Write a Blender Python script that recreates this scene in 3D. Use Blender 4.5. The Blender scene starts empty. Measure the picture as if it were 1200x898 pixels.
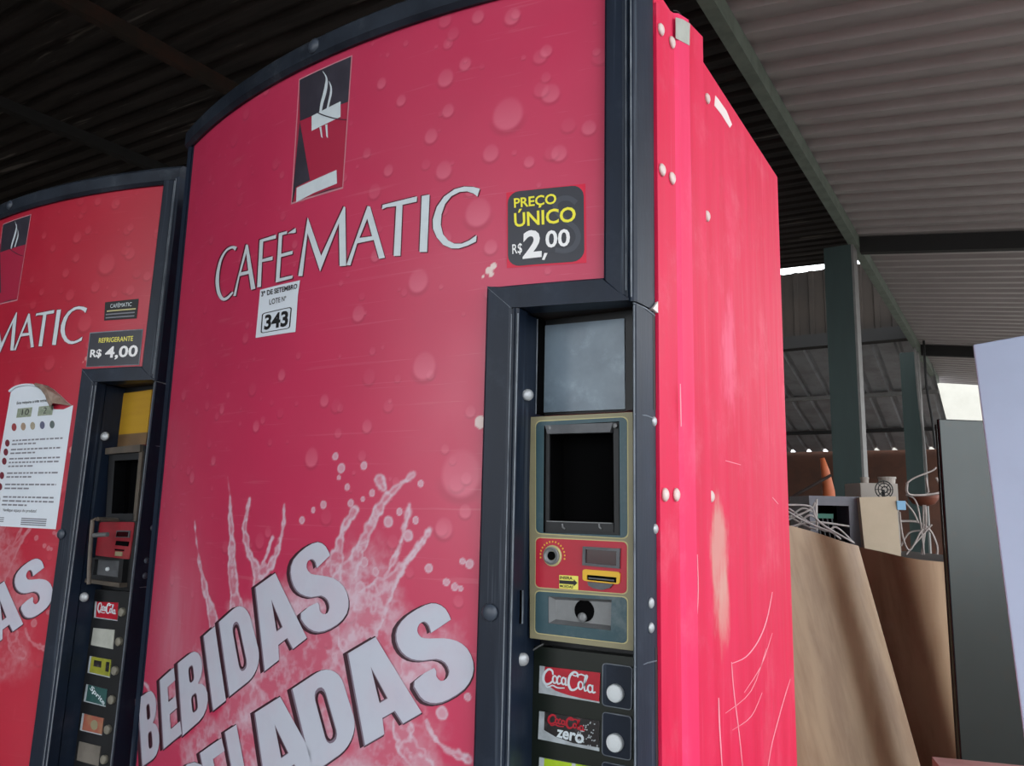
import bpy, bmesh, math, random
import numpy as np
from mathutils import Vector, Matrix, Euler
from mathutils.geometry import tessellate_polygon

scene = bpy.context.scene
COL = scene.collection
random.seed(7)
RNG = np.random.default_rng(11)

# ------------------------------------------------------------------ camera
FPX, PITCH, ROLL, YAW = 915.3, 0.1617, 0.0231, 0.5544
CAM = np.array([0.3414, -0.8836, 1.25])
_c = np.array([-math.sin(YAW), math.cos(YAW), 0.0])
_r = np.array([math.cos(YAW), math.sin(YAW), 0.0])
_u = np.array([0.0, 0.0, 1.0])
FWD = _c * math.cos(PITCH) + _u * math.sin(PITCH)
_up = -_c * math.sin(PITCH) + _u * math.cos(PITCH)
RGT = math.cos(ROLL) * _r + math.sin(ROLL) * _up
UPV = -math.sin(ROLL) * _r + math.cos(ROLL) * _up
cd = bpy.data.cameras.new('camera')
cd.sensor_fit = 'HORIZONTAL'
cd.sensor_width = 36.0
cd.lens = FPX * 36.0 / 1200.0
cd.clip_start = 0.02
cam = bpy.data.objects.new('camera', cd)
COL.objects.link(cam)
cam.matrix_world = Matrix(((RGT[0], UPV[0], -FWD[0], CAM[0]),
                           (RGT[1], UPV[1], -FWD[1], CAM[1]),
                           (RGT[2], UPV[2], -FWD[2], CAM[2]),
                           (0, 0, 0, 1)))
scene.camera = cam

# ------------------------------------------------------------------ world, sun, exposure
world = bpy.data.worlds.new('world')
scene.world = world
world.use_nodes = True
_bg = world.node_tree.nodes['Background']
_bg.inputs[0].default_value = (0.93, 0.97, 1.0, 1)
_bg.inputs[1].default_value = 3.7
scene.view_settings.view_transform = 'Standard'
scene.view_settings.look = 'None'
scene.view_settings.gamma = 1.0
scene.view_settings.use_curve_mapping = False
scene.view_settings.exposure = 0.0


# ------------------------------------------------------------------ frames: turn a photo pixel into a point on a real surface
def Yp(x):
    """plan curve of the bowed front panel (machine coordinates)"""
    return -0.095 + 0.33 * (x + 0.41) ** 2


class Frame:
    def __init__(s, loc=(0, 0, 0), rot=0.0, tilt=(0.0, 0.0)):
        s.loc = np.array(loc, float)
        s.euler = (tilt[0], tilt[1], rot)
        s.R = np.array(Euler(s.euler).to_matrix())
        s.C = s.R.T @ (CAM - s.loc)

    def ray(s, px):
        d = FWD + RGT * (px[0] - 600) / FPX - UPV * (px[1] - 449) / FPX
        return s.R.T @ d

    def hit(s, px, axis, val):
        d = s.ray(px)
        return s.C + d * ((val - s.C[axis]) / d[axis])

    def Y(s, y):
        return lambda px: s.hit(px, 1, y)

    def X(s, x):
        return lambda px: s.hit(px, 0, x)

    def Z(s, z):
        return lambda px: s.hit(px, 2, z)

    def P(s, off=0.0):
        def f(px):
            d = s.ray(px)
            t = 1.0
            for _ in range(25):
                q = s.C + d * t
                g = q[1] - (Yp(q[0]) - off)
                t -= g / (d[1] - 0.66 * (q[0] + 0.41) * d[0])
            return s.C + d * t
        return f

    def w(s, p):
        return s.R @ np.asarray(p, float) + s.loc

    def depth(s, px, d):
        """point at distance d along the level viewing direction"""
        v = FWD + RGT * (px[0] - 600) / FPX - UPV * (px[1] - 449) / FPX
        return CAM + v * (d / (v @ _c))


M0 = Frame()
M1 = Frame((-1.0622, 0.0727, -0.0005), 0.0920, (-0.0388, -0.0254))   # the second machine leans back a little


def crop(ox, oy, sc, pts):
    return [(ox + x / sc, oy + y / sc) for x, y in pts]


# ------------------------------------------------------------------ materials
MATS = {}


def mat(name, col, rough=0.5, metal=0.0, var=0.0, vscale=8.0, vcol=None, bump=0.0, bscale=60.0,
        spec=0.5, stretch=None, scratch=0.0, scol=(0.7, 0.72, 0.75), dust=0.0, dcol=(0.55, 0.55, 0.55),
        attr=None, emit=0.0, coat=0.0, rvar=0.0, dscale=14.0, sstretch=None, scr_scale=30.0, trans=0.0, patches=()):
    m = bpy.data.materials.new(name)
    m.use_nodes = True
    nt = m.node_tree
    N, L = nt.nodes, nt.links
    b = N['Principled BSDF']
    b.inputs['Roughness'].default_value = rough
    b.inputs['Metallic'].default_value = metal
    b.inputs['Specular IOR Level'].default_value = spec
    b.inputs['Coat Weight'].default_value = coat
    b.inputs['Transmission Weight'].default_value = trans
    tc = N.new('ShaderNodeTexCoord')

    def noise(scale, st=None, detail=4.0, rgh=0.6):
        t = N.new('ShaderNodeTexNoise')
        t.inputs['Scale'].default_value = scale
        t.inputs['Detail'].default_value = detail
        t.inputs['Roughness'].default_value = rgh
        if st:
            mp = N.new('ShaderNodeMapping')
            mp.inputs['Scale'].default_value = st
            L.new(tc.outputs['Object'], mp.inputs['Vector'])
            L.new(mp.outputs[0], t.inputs['Vector'])
        else:
            L.new(tc.outputs['Object'], t.inputs['Vector'])
        return t.outputs['Fac']

    def ramp(fac, a, bb):
        r = N.new('ShaderNodeMapRange')
        r.interpolation_type = 'SMOOTHSTEP'
        r.inputs['From Min'].default_value = a
        r.inputs['From Max'].default_value = bb
        L.new(fac, r.inputs['Value'])
        return r.outputs['Result']

    def mixc(fac, a, c, amount=1.0):
        x = N.new('ShaderNodeMix')
        x.data_type = 'RGBA'
        if amount != 1.0:
            mm = N.new('ShaderNodeMath')
            mm.operation = 'MULTIPLY'
            mm.inputs[1].default_value = amount
            L.new(fac, mm.inputs[0])
            fac = mm.outputs[0]
        L.new(fac, x.inputs['Factor'])
        for sock, v in ((x.inputs['A'], a), (x.inputs['B'], c)):
            if isinstance(v, tuple):
                sock.default_value = (*v[:3], 1)
            else:
                L.new(v, sock)
        return x.outputs['Result']

    cur = tuple(col)
    if attr:
        a = N.new('ShaderNodeVertexColor')
        a.layer_name = attr
        cur = a.outputs['Color']
    if var > 0:
        vc = vcol or tuple(min(1, c * 0.5) for c in col)
        cur = mixc(ramp(noise(vscale, stretch), 0.35, 0.7), cur, tuple(vc), var)
    if dust > 0:
        cur = mixc(ramp(noise(dscale, None, 8.0, 0.7), 0.5, 0.75), cur, tuple(dcol), dust)
    for (py, pz), (ry, rz), pcol, ps in patches:        # worn spots at fixed places on the object (y, z)
        mp = N.new('ShaderNodeMapping')
        mp.inputs['Scale'].default_value = (0.0, 1 / ry, 1 / rz)
        mp.inputs['Location'].default_value = (0.0, -py / ry, -pz / rz)
        L.new(tc.outputs['Object'], mp.inputs['Vector'])
        ln = N.new('ShaderNodeVectorMath')
        ln.operation = 'LENGTH'
        L.new(mp.outputs[0], ln.inputs[0])
        ad = N.new('ShaderNodeMath')
        ad.operation = 'MULTIPLY_ADD'
        ad.inputs[1].default_value = 1.6
        L.new(noise(16.0, (1, 2.0, 0.8)), ad.inputs[0])
        L.new(ln.outputs['Value'], ad.inputs[2])
        cur = mixc(ramp(ad.outputs[0], 1.75, 1.05), cur, tuple(pcol), ps)
    if scratch > 0:
        cur = mixc(ramp(noise(scr_scale, sstretch or (0.06, 1.0, 3.0), 3.0), 0.62, 0.7), cur, tuple(scol), scratch)
    if isinstance(cur, tuple):
        b.inputs['Base Color'].default_value = (*cur[:3], 1)
    else:
        L.new(cur, b.inputs['Base Color'])
    if rvar > 0:
        r = N.new('ShaderNodeMapRange')
        r.inputs['From Min'].default_value = 0.3
        r.inputs['From Max'].default_value = 0.7
        r.inputs['To Min'].default_value = max(0.02, rough - rvar)
        r.inputs['To Max'].default_value = min(1, rough + rvar)
        L.new(noise(10.0, stretch), r.inputs['Value'])
        L.new(r.outputs[0], b.inputs['Roughness'])
    if bump > 0:
        bp = N.new('ShaderNodeBump')
        bp.inputs['Strength'].default_value = bump
        bp.inputs['Distance'].default_value = 0.002
        L.new(noise(bscale, stretch), bp.inputs['Height'])
        L.new(bp.outputs[0], b.inputs['Normal'])
    if emit > 0:
        b.inputs['Emission Color'].default_value = (*col[:3], 1)
        b.inputs['Emission Strength'].default_value = emit
    MATS[name] = m
    return m


def srgb(r, g, b):
    f = lambda v: (v / 255 / 12.92) if v / 255 <= 0.04045 else ((v / 255 + 0.055) / 1.055) ** 2.4
    return (f(r), f(g), f(b))


mat('panel_print', (0.5, 0.02, 0.05), 0.42, attr='art', spec=0.55, scratch=0.07, scol=(0.85, 0.5, 0.55),
    sstretch=(0.05, 1.0, 3.5), scr_scale=45, rvar=0.06, coat=0.25)
MATS['panel_print'].node_tree.nodes['Principled BSDF'].inputs['Coat Roughness'].default_value = 0.3
mat('side_red', srgb(210, 14, 66), 0.55, patches=(((0.235, 1.20), (0.06, 0.12), srgb(204, 160, 148), 0.7), ((0.25, 1.12), (0.05, 0.07), srgb(204, 158, 146), 0.6), ((0.31, 1.50), (0.05, 0.12), srgb(240, 110, 145), 0.5)), spec=0.3, var=0.35, vscale=5, vcol=srgb(232, 52, 98), stretch=(1, 5, 0.5), dust=0.3,
    dcol=srgb(232, 120, 140), scratch=0.12, scol=srgb(240, 150, 165), sstretch=(1, 3.0, 0.08), rvar=0.08, dscale=7)
mat('side_pale', srgb(228, 38, 92), 0.55, spec=0.3, var=0.5, vscale=5, vcol=srgb(232, 62, 110), stretch=(1, 5, 0.6), dust=0.3, dcol=srgb(236, 120, 150), dscale=7)  # paler red for the raised band of the hinge flange
mat('frame_black', srgb(17, 26, 41), 0.42, spec=0.28, var=0.6, vscale=5, vcol=srgb(27, 40, 58), stretch=(3, 3, 0.5), dust=0.10,
    dcol=srgb(92, 104, 120), scratch=0.2, scol=srgb(104, 116, 130), sstretch=(3.0, 3.0, 0.08), scr_scale=26, bump=0.1)
mat('frame_edge', srgb(120, 128, 138), 0.5, var=0.7, vscale=20, vcol=srgb(60, 68, 78))
mat('trim_top', srgb(18, 25, 36), 0.5, spec=0.3, var=0.7, vscale=9, vcol=srgb(46, 54, 66), dust=0.4, dcol=srgb(92, 98, 106), bump=0.2, dscale=16)
mat('black', srgb(14, 15, 18), 0.5, var=0.3, vscale=12, vcol=srgb(34, 38, 44))
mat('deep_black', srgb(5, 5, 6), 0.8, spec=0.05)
mat('dark_recess', srgb(26, 20, 18), 0.7, var=0.6, vscale=18, vcol=srgb(60, 46, 38))
mat('window_grey', srgb(118, 134, 148), 0.3, var=0.6, vscale=14, vcol=srgb(84, 98, 112), dust=0.4, dcol=srgb(165, 188, 205), dscale=22)
mat('khaki', srgb(140, 134, 106), 0.45, metal=0.0, var=0.4, vscale=20, vcol=srgb(112, 108, 84))
mat('khaki_line', srgb(190, 182, 130), 0.5)
mat('teal', srgb(42, 72, 82), 0.4, var=0.4, vscale=15, vcol=srgb(60, 88, 96), dust=0.15)
mat('plate_red', srgb(178, 20, 48), 0.4, var=0.3, vscale=14, vcol=srgb(150, 16, 42))
mat('yellow', srgb(226, 178, 48), 0.5, var=0.2)
mat('yellow_sticker', srgb(232, 224, 100), 0.5)
mat('grey_metal', srgb(128, 130, 132), 0.45, metal=0.4, var=0.4, vscale=25, vcol=srgb(90, 92, 94))
mat('dim_metal', srgb(78, 80, 84), 0.5, metal=0.3, var=0.6, vscale=18, vcol=srgb(112, 114, 118))
mat('rivet', srgb(176, 180, 184), 0.4, metal=0.35, var=0.5, vscale=120, vcol=srgb(120, 124, 128))
mat('rivet_pale', srgb(225, 205, 200), 0.45, var=0.5, vscale=120, vcol=srgb(190, 160, 160))
mat('rivet_dark', srgb(60, 68, 80), 0.4)
mat('display', srgb(46, 10, 16), 0.15)
mat('button_white', srgb(214, 220, 224), 0.35)
mat('button_aged', srgb(128, 124, 112), 0.45, var=0.4, vscale=60)
mat('label_green', srgb(14, 22, 16), 0.35)
mat('label_silver', srgb(176, 184, 190), 0.4, var=0.5, vscale=60, vcol=srgb(120, 126, 132))
mat('cola_red', srgb(176, 24, 44), 0.35, var=0.3, vscale=60, vcol=srgb(120, 14, 30))
mat('label_black', srgb(26, 22, 24), 0.4, dust=0.5, dcol=srgb(120, 110, 112), dscale=80)
mat('lime', srgb(164, 196, 30), 0.4, var=0.4, vscale=50, vcol=srgb(120, 160, 24))
mat('dull_lime', srgb(152, 152, 46), 0.5, var=0.6, vscale=50, vcol=srgb(110, 120, 40))
mat('label_white', srgb(176, 178, 170), 0.5, var=0.3, vscale=40)
mat('label_teal', srgb(40, 84, 82), 0.5, var=0.5, vscale=50)
mat('label_orange', srgb(152, 84, 68), 0.5, var=0.6, vscale=60, vcol=srgb(150, 120, 90))
mat('label_grey', srgb(118, 112, 104), 0.5, var=0.5, vscale=30)
mat('plate_dull', srgb(140, 26, 40), 0.55, var=0.4, vscale=30, vcol=srgb(104, 26, 34), dust=0.2, dcol=srgb(120, 100, 80))
mat('amber', srgb(176, 136, 34), 0.4, var=0.4, vscale=18, vcol=srgb(156, 112, 34), stretch=(0.3, 1, 3))
mat('brown', srgb(112, 86, 58), 0.6, var=0.5, vscale=30)
mat('bronze', srgb(74, 68, 62), 0.5, var=0.5, vscale=30, vcol=srgb(104, 92, 80))
mat('white_print', srgb(206, 216, 222), 0.45, var=0.25, vscale=60, vcol=srgb(176, 188, 196))
mat('paper', srgb(214, 222, 232), 0.6, var=0.1)
mat('print_black', srgb(22, 22, 26), 0.5)
mat('print_grey', srgb(120, 122, 132), 0.6)
mat('print_yellow', srgb(236, 228, 60), 0.5)
mat('print_white', srgb(238, 238, 240), 0.5)
mat('print_shadow', srgb(84, 16, 38), 0.5)
mat('sticker_red', srgb(214, 14, 62), 0.4)
mat('sticker_dark', srgb(48, 50, 60), 0.4)
mat('sticker_watermark', srgb(64, 68, 78), 0.4)
mat('logo_dark', srgb(50, 47, 58), 0.4, var=0.4, vscale=20, vcol=srgb(74, 72, 84))
mat('logo_red', srgb(168, 38, 68), 0.42)
mat('logo_line', srgb(196, 140, 150), 0.5)
mat('block_face', srgb(188, 192, 206), 0.42, var=0.35, vscale=12, vcol=srgb(196, 172, 188), dust=0.4, dcol=srgb(178, 178, 196), dscale=26)
mat('block_edge', srgb(120, 106, 122), 0.45)
mat('block_shadow', srgb(56, 22, 36), 0.5)
mat('chip_white', srgb(228, 214, 212), 0.7)
mat('scuff_cream', srgb(216, 150, 140), 0.6, var=0.6, vscale=26, vcol=srgb(206, 70, 96))
mat('scratch_pink', srgb(238, 150, 165), 0.6)
mat('peel_brown', srgb(134, 112, 98), 0.6, var=0.6, vscale=60, vcol=srgb(176, 160, 150))
mat('note_green', srgb(128, 140, 122), 0.6, var=0.5, vscale=150, vcol=srgb(180, 184, 170))
for n_, c_ in (('coin_red', (150, 60, 66)), ('coin_tan', (166, 144, 124)), ('coin_sand', (164, 156, 136)), ('coin_blue', (92, 96, 122)), ('coin_green', (92, 104, 104))):
    mat(n_, srgb(*c_), 0.6, var=0.3, vscale=150)
mat('bullet', srgb(110, 34, 50), 0.6)
# the shed
mat('roof_dark', srgb(56, 50, 48), 0.7, var=0.7, vscale=3, vcol=srgb(28, 25, 24), stretch=(0.4, 4, 1), scratch=0.5, scol=srgb(140, 132, 124), sstretch=(0.10, 1.6, 1.0), scr_scale=7, spec=0.3)
mat('roof_grey', srgb(172, 164, 164), 0.5, var=0.3, vscale=4, vcol=srgb(152, 144, 144), metal=0.15)
mat('roof_far', srgb(158, 160, 164), 0.42, metal=0.4, var=0.5, vscale=3, vcol=srgb(110, 106, 104))
mat('steel_brown', srgb(38, 28, 20), 0.8, var=0.6, vscale=6, vcol=srgb(64, 32, 20))
mat('steel_green', srgb(40, 60, 58), 0.5, var=0.4, vscale=6, vcol=srgb(30, 46, 46), stretch=(2, 2, 0.3))
mat('beam_paint', srgb(112, 122, 112), 0.6, var=0.4, vscale=8, vcol=srgb(62, 70, 64))
mat('steel_dark', srgb(20, 18, 18), 0.7, var=0.4, vscale=6)
mat('steel_grey', srgb(120, 118, 116), 0.6, var=0.4, vscale=10)
mat('wall_brown', srgb(96, 80, 66), 0.8, var=0.5, vscale=3, vcol=srgb(70, 52, 42))
mat('wall_cream', srgb(180, 178, 170), 0.8, var=0.4, vscale=1.0, vcol=srgb(150, 146, 136))
mat('gable_dark', srgb(46, 38, 32), 0.85, var=0.6, vscale=3, vcol=srgb(30, 25, 22))
mat('wall_clay', srgb(84, 52, 38), 0.85, var=0.5, vscale=4, vcol=srgb(60, 40, 32))
mat('concrete', srgb(126, 122, 116), 0.85, var=0.5, vscale=2.5, vcol=srgb(90, 85, 80), dust=0.3, bump=0.3, bscale=20)
mat('plywood', srgb(178, 148, 118), 0.6, spec=0.3, var=0.7, vscale=3, vcol=srgb(140, 106, 80), stretch=(4, 4, 0.35), dust=0.2, dcol=srgb(205, 190, 170), dscale=3)
mat('plywood_edge', srgb(120, 84, 58), 0.7, var=0.5, vscale=50)
mat('sheet_metal', srgb(66, 69, 69), 0.24, metal=0.95, var=0.3, vscale=2.5, vcol=srgb(56, 56, 55), dust=0.3, dcol=srgb(80, 70, 64), dscale=30)
mat('white_board', srgb(150, 164, 188), 0.5, var=0.1)
mat('pink_wood', srgb(190, 140, 136), 0.7, var=0.5, vscale=12, vcol=srgb(150, 100, 96))
mat('orange', srgb(196, 104, 62), 0.6, var=0.3, vscale=12)
mat('wire_white', srgb(190, 182, 180), 0.5, var=0.5, vscale=30, vcol=srgb(130, 122, 120))
mat('chair_metal', srgb(160, 150, 146), 0.45, metal=0.3, var=0.5, vscale=30, vcol=srgb(110, 98, 92))
mat('box_grey', srgb(112, 112, 122), 0.5, var=0.3, vscale=10)
mat('board_beige', srgb(186, 168, 144), 0.6, var=0.3, vscale=8, vcol=srgb(164, 146, 120))
mat('circuit', srgb(60, 120, 104), 0.6)
mat('blue_plastic', srgb(120, 170, 205), 0.5)
mat('tub_white', srgb(160, 152, 144), 0.6)
mat('rust_bowl', srgb(112, 56, 36), 0.7, var=0.4)
mat('wood_dark', srgb(44, 32, 28), 0.7)
mat('cable', srgb(20, 20, 22), 0.6)


# ------------------------------------------------------------------ mesh helper
class MB:
    def __init__(s):
        s.v, s.f, s.m, s.mats = [], [], [], []

    def mi(s, name):
        if name not in s.mats:
            s.mats.append(name)
        return s.mats.index(name)

    def add(s, verts, faces, m):
        o = len(s.v)
        k = s.mi(m)
        s.v += [tuple(map(float, p)) for p in verts]
        for f in faces:
            s.f.append(tuple(i + o for i in f))
            s.m.append(k)
        return s

    def box(s, x0, x1, y0, y1, z0, z1, m, tf=None):
        V = [(x, y, z) for z in (z0, z1) for y in (y0, y1) for x in (x0, x1)]
        if tf:
            V = [tf(p) for p in V]
        return s.add(V, [(0, 2, 3, 1), (4, 5, 7, 6), (0, 1, 5, 4), (2, 6, 7, 3), (0, 4, 6, 2), (1, 3, 7, 5)], m)

    def hexa(s, a, b, m):
        """a and b: matching loops of points, joined into a closed solid"""
        n = len(a)
        return s.add(list(a) + list(b), [tuple(range(n))[::-1], tuple(range(n, 2 * n))] +
                     [(i, (i + 1) % n, n + (i + 1) % n, n + i) for i in range(n)], m)

    def loft(s, loops, m, closed=True, caps=True):
        n = len(loops[0])
        V = [p for l in loops for p in l]
        F = []
        for k in range(len(loops) - 1):
            for i in range(n if closed else n - 1):
                j = (i + 1) % n
                F.append((k * n + i, k * n + j, (k + 1) * n + j, (k + 1) * n + i))
        if caps and closed:
            F.append(tuple(range(n))[::-1])
            F.append(tuple((len(loops) - 1) * n + i for i in range(n)))
        return s.add(V, F, m)

    def tube(s, path, r, m, n=8):
        path = [np.asarray(p, float) for p in path]
        rs = r if hasattr(r, '__len__') else [r] * len(path)
        loops = []
        prev = None
        for i, p in enumerate(path):
            t = path[min(i + 1, len(path) - 1)] - path[max(i - 1, 0)]
            t = t / (np.linalg.norm(t) + 1e-12)
            a = np.array([0, 0, 1.0]) if abs(t[2]) < 0.9 else np.array([1.0, 0, 0])
            if prev is not None:
                a = prev
            u = a - t * (a @ t)
            u /= np.linalg.norm(u)
            w = np.cross(t, u)
            prev = u
            loops.append([p + rs[i] * (math.cos(2 * math.pi * k / n) * u + math.sin(2 * math.pi * k / n) * w) for k in range(n)])
        return s.loft(loops, m)

    def lathe(s, c, axis, prof, m, n=16):
        """prof: (radius, height along axis)"""
        axis = np.asarray(axis, float)
        axis /= np.linalg.norm(axis)
        a = np.array([0, 0, 1.0]) if abs(axis[2]) < 0.9 else np.array([1.0, 0, 0])
        u = np.cross(axis, a)
        u /= np.linalg.norm(u)
        w = np.cross(axis, u)
        c = np.asarray(c, float)
        return s.loft([[c + axis * h + max(r, 1e-5) * (math.cos(2 * math.pi * k / n) * u + math.sin(2 * math.pi * k / n) * w)
                        for k in range(n)] for r, h in prof], m)

    def flat(s, polys, m):
        """polys: outline then holes, 3D points; one face layer"""
        tri = tessellate_polygon([[Vector(p) for p in q] for q in polys])
        V = [p for q in polys for p in q]
        return s.add(V, tri, m)

    def slab(s, px, S, t, m, holes=(), back=0.0, hm=None):
        """outline in photo pixels -> plate of thickness t standing on surface S (towards -Y)"""
        polys = [[np.asarray(S(p)) for p in q] for q in (px, *holes)]
        tp = [[p - np.array([0, t, 0]) for p in q] for q in polys]
        s.flat(tp, m)
        for k, (q, r) in enumerate(zip(polys, tp)):
            n = len(q)
            s.add([p + np.array([0, back, 0]) for p in q] + r, [(i, (i + 1) % n, n + (i + 1) % n, n + i) for i in range(n)], hm if k and hm else m)
        return s

    def text(s, string, quad, S, t, m, bold=0.0):
        P2, tris = text2d(string, bold)
        H = quad_map(quad)
        return s.add([np.asarray(S(H(u, v))) - np.array([0, t, 0]) for u, v in P2], tris, m)

    def build(s, name, parent=None, smooth=False, bevel=0.0, conform=None, seg=2):
        me = bpy.data.meshes.new(name)
        me.from_pydata(s.v, [], s.f)
        for k in s.mats:
            me.materials.append(MATS[k])
        me.polygons.foreach_set('material_index', s.m)
        bm = bmesh.new()
        bm.from_mesh(me)
        if conform is not None:
            xs = [v.co.x for v in bm.verts]
            a, b = min(xs), max(xs)
            k = math.floor(a / 0.02) * 0.02
            offs = {v: 0 for v in bm.verts}
            lay = bm.verts.layers.float.new('off')
            for v in bm.verts:
                v[lay] = Yp(v.co.x) - v.co.y
            while k < b:
                if k > a + 1e-5:
                    bmesh.ops.bisect_plane(bm, geom=bm.verts[:] + bm.edges[:] + bm.faces[:], plane_co=(k, 0, 0), plane_no=(1, 0, 0), dist=1e-6)
                k += 0.02
            for v in bm.verts:
                v.co.y = Yp(v.co.x) - v[lay]
        else:
            bmesh.ops.recalc_face_normals(bm, faces=bm.faces[:])
        bm.to_mesh(me)
        bm.free()
        if smooth:
            me.polygons.foreach_set('use_smooth', [True] * len(me.polygons))
        o = bpy.data.objects.new(name, me)
        COL.objects.link(o)
        if parent is not None:
            o.parent = parent
        if bevel > 0:
            bv = o.modifiers.new('bevel', 'BEVEL')
            bv.width = bevel
            bv.segments = seg
            bv.limit_method = 'ANGLE'
        return o


_TC = {}


def text2d(string, bold=0.0):
    """glyph outlines of Blender's own font, filled, scaled into the unit square"""
    key = (string, bold)
    if key in _TC:
        return _TC[key]
    cu = bpy.data.curves.new('t', 'FONT')
    cu.body = string
    cu.offset = bold
    cu.resolution_u = 3
    ob = bpy.data.objects.new('t', cu)
    COL.objects.link(ob)
    dg = bpy.context.evaluated_depsgraph_get()
    dg.update()
    me = ob.evaluated_get(dg).to_mesh()
    co = np.array([v.co[:2] for v in me.vertices])
    fs = [tuple(p.vertices) for p in me.polygons]
    ob.evaluated_get(dg).to_mesh_clear()
    bpy.data.objects.remove(ob)
    bpy.data.curves.remove(cu)
    lo, hi = co.min(0), co.max(0)
    co = (co - lo) / (hi - lo)
    _TC[key] = (co.tolist(), fs)
    return _TC[key]


def quad_map(q):
    """unit square (v up) -> pixel quad given TL, TR, BR, BL (projective)"""
    src = [(0, 1), (1, 1), (1, 0), (0, 0)]
    A, B = [], []
    for (u, v), (x, y) in zip(src, q):
        A += [[u, v, 1, 0, 0, 0, -u * x, -v * x], [0, 0, 0, u, v, 1, -u * y, -v * y]]
        B += [x, y]
    h = np.linalg.solve(np.array(A, float), np.array(B, float))

    def f(u, v):
        w = h[6] * u + h[7] * v + 1
        return ((h[0] * u + h[1] * v + h[2]) / w, (h[3] * u + h[4] * v + h[5]) / w)
    return f


def rrect(quad, r=0.1, n=4, asp=1.0, inset=0.0):
    H = quad_map(quad)
    pts = []
    ru, rv = r, r * asp
    iu, iv = inset, inset * asp
    for cx, cy, a0 in ((1 - iu - ru, 1 - iv - rv, 0), (iu + ru, 1 - iv - rv, 90), (iu + ru, iv + rv, 180), (1 - iu - ru, iv + rv, 270)):
        for k in range(n + 1):
            a = math.radians(a0 + 90 * k / n)
            pts.append(H(cx + ru * math.cos(a), cy + rv * math.sin(a)))
    return pts


def sub(quad, u0, v0, u1, v1):
    H = quad_map(quad)
    return [H(u0, v1), H(u1, v1), H(u1, v0), H(u0, v0)]


def ell(c, rx, ry, n=20):
    return [(c[0] + rx * math.cos(2 * math.pi * k / n), c[1] + ry * math.sin(2 * math.pi * k / n)) for k in range(n)]


def stroke(path, w):
    """polyline with a width at each point -> outline polygon"""
    path = [np.asarray(p, float) for p in path]
    ws = w if hasattr(w, '__len__') else [w] * len(path)
    L, R = [], []
    for i, p in enumerate(path):
        t = path[min(i + 1, len(path) - 1)] - path[max(i - 1, 0)]
        t = t / (np.linalg.norm(t) + 1e-9)
        n = np.array([-t[1], t[0]])
        L.append(tuple(p + n * ws[i] / 2))
        R.append(tuple(p - n * ws[i] / 2))
    return L + R[::-1]


def smooth_path(pts, k=5):
    pts = [np.asarray(p, float) for p in pts]
    out = []
    for i in range(len(pts) - 1):
        p0, p1, p2, p3 = pts[max(i - 1, 0)], pts[i], pts[i + 1], pts[min(i + 2, len(pts) - 1)]
        for j in range(k):
            t = j / k
            out.append(0.5 * (2 * p1 + (p2 - p0) * t + (2 * p0 - 5 * p1 + 4 * p2 - p3) * t * t + (3 * p1 - p0 - 3 * p2 + p3) * t ** 3))
    out.append(pts[-1])
    return out


def thing(name, label, cat, loc=(0, 0, 0), rotz=0.0, group=None):
    o = bpy.data.objects.new(name, None)
    o.empty_display_size = 0.1
    COL.objects.link(o)
    o.location = loc
    o.rotation_euler = (0, 0, rotz)
    return tag(o, label, cat, group)


def tag(o, label=None, cat=None, group=None, kind=None):
    if label:
        o['label'] = label
    if cat:
        o['category'] = cat
    if group:
        o['group'] = group
    if kind:
        o['kind'] = kind
    return o


def dup(o, parent=None):
    c = o.copy()
    COL.objects.link(c)
    if parent is not None:
        c.parent = parent
    for ch in list(o.children):
        dup(ch, c)
    return c


# ================================================================== THE SHED
BROT = -0.02
B = Frame((0, 0, 0), BROT)
ZB = 3.62                       # underside of the long green beam
_pa, _pb = B.hit((820, 0), 2, ZB), B.hit((1000, 290), 2, ZB)
XB = 0.5 * (_pa[0] + _pb[0])
YP1 = float(_pb[1])             # first post
YP2 = YP1 + 5.2                 # second post
tfB = lambda p: B.w(p)
RW = 3.3                        # reach of the right-hand roof
SL = 0.135                      # fall of the right-hand roof per metre


def corrugated(name, x0, x1, y0, y1, zf, along, pitch, h, m, parent=None, duty=0.35, th=0.004):
    """ribbed metal sheet in shed coordinates; ribs run along axis `along`; zf(x, y) is the height"""
    mb = MB()
    a0, a1 = (y0, y1) if along == 0 else (x0, x1)      # across ribs
    b0, b1 = (x0, x1) if along == 0 else (y0, y1)
    prof = []
    a = a0
    while a < a1 - 1e-6:
        for t, hh in ((0, 0), (1 - duty - 0.06, 0), (1 - duty, 1), (1 - 0.16, 1)):
            if a + t * pitch <= a1:
                prof.append((a + t * pitch, hh * h))
        a += pitch
    prof.append((a1, 0))
    top, bot = [], []
    for q, hh in prof:
        for bb in (b0, b1):
            x, y = (bb, q) if along == 0 else (q, bb)
            bot.append(B.w((x, y, zf(x, y) + hh)))
            top.append(B.w((x, y, zf(x, y) + hh + th)))
    n = len(prof)
    F = [(2 * i, 2 * i + 1, 2 * i + 3, 2 * i + 2) for i in range(n - 1)]
    mb.add(bot, F, m)
    mb.add(top, F, m)
    return mb.build(name, parent)


def structure(o):
    o['kind'] = 'structure'
    return o


# floor: slab inside and yard outside in one concrete slab
mb = MB()
mb.box(-14, 30, -30, 26, -0.2, 0.0, 'concrete')
structure(mb.build('floor'))

# right-hand roof, falling away from the beam
ceil_r = structure(bpy.data.objects.new('ceiling', None))
COL.objects.link(ceil_r)
zr = lambda x, y: ZB + 0.12 - SL * (x - XB)
yy = YP1 - 14.5
while yy < YP2 + 3.2:
    corrugated('roof_sheet', XB - 0.02, XB + RW, yy, yy + 1.065, zr, 0, 0.213, 0.042, 'roof_grey', ceil_r, duty=0.64)
    yy += 1.065
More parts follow.
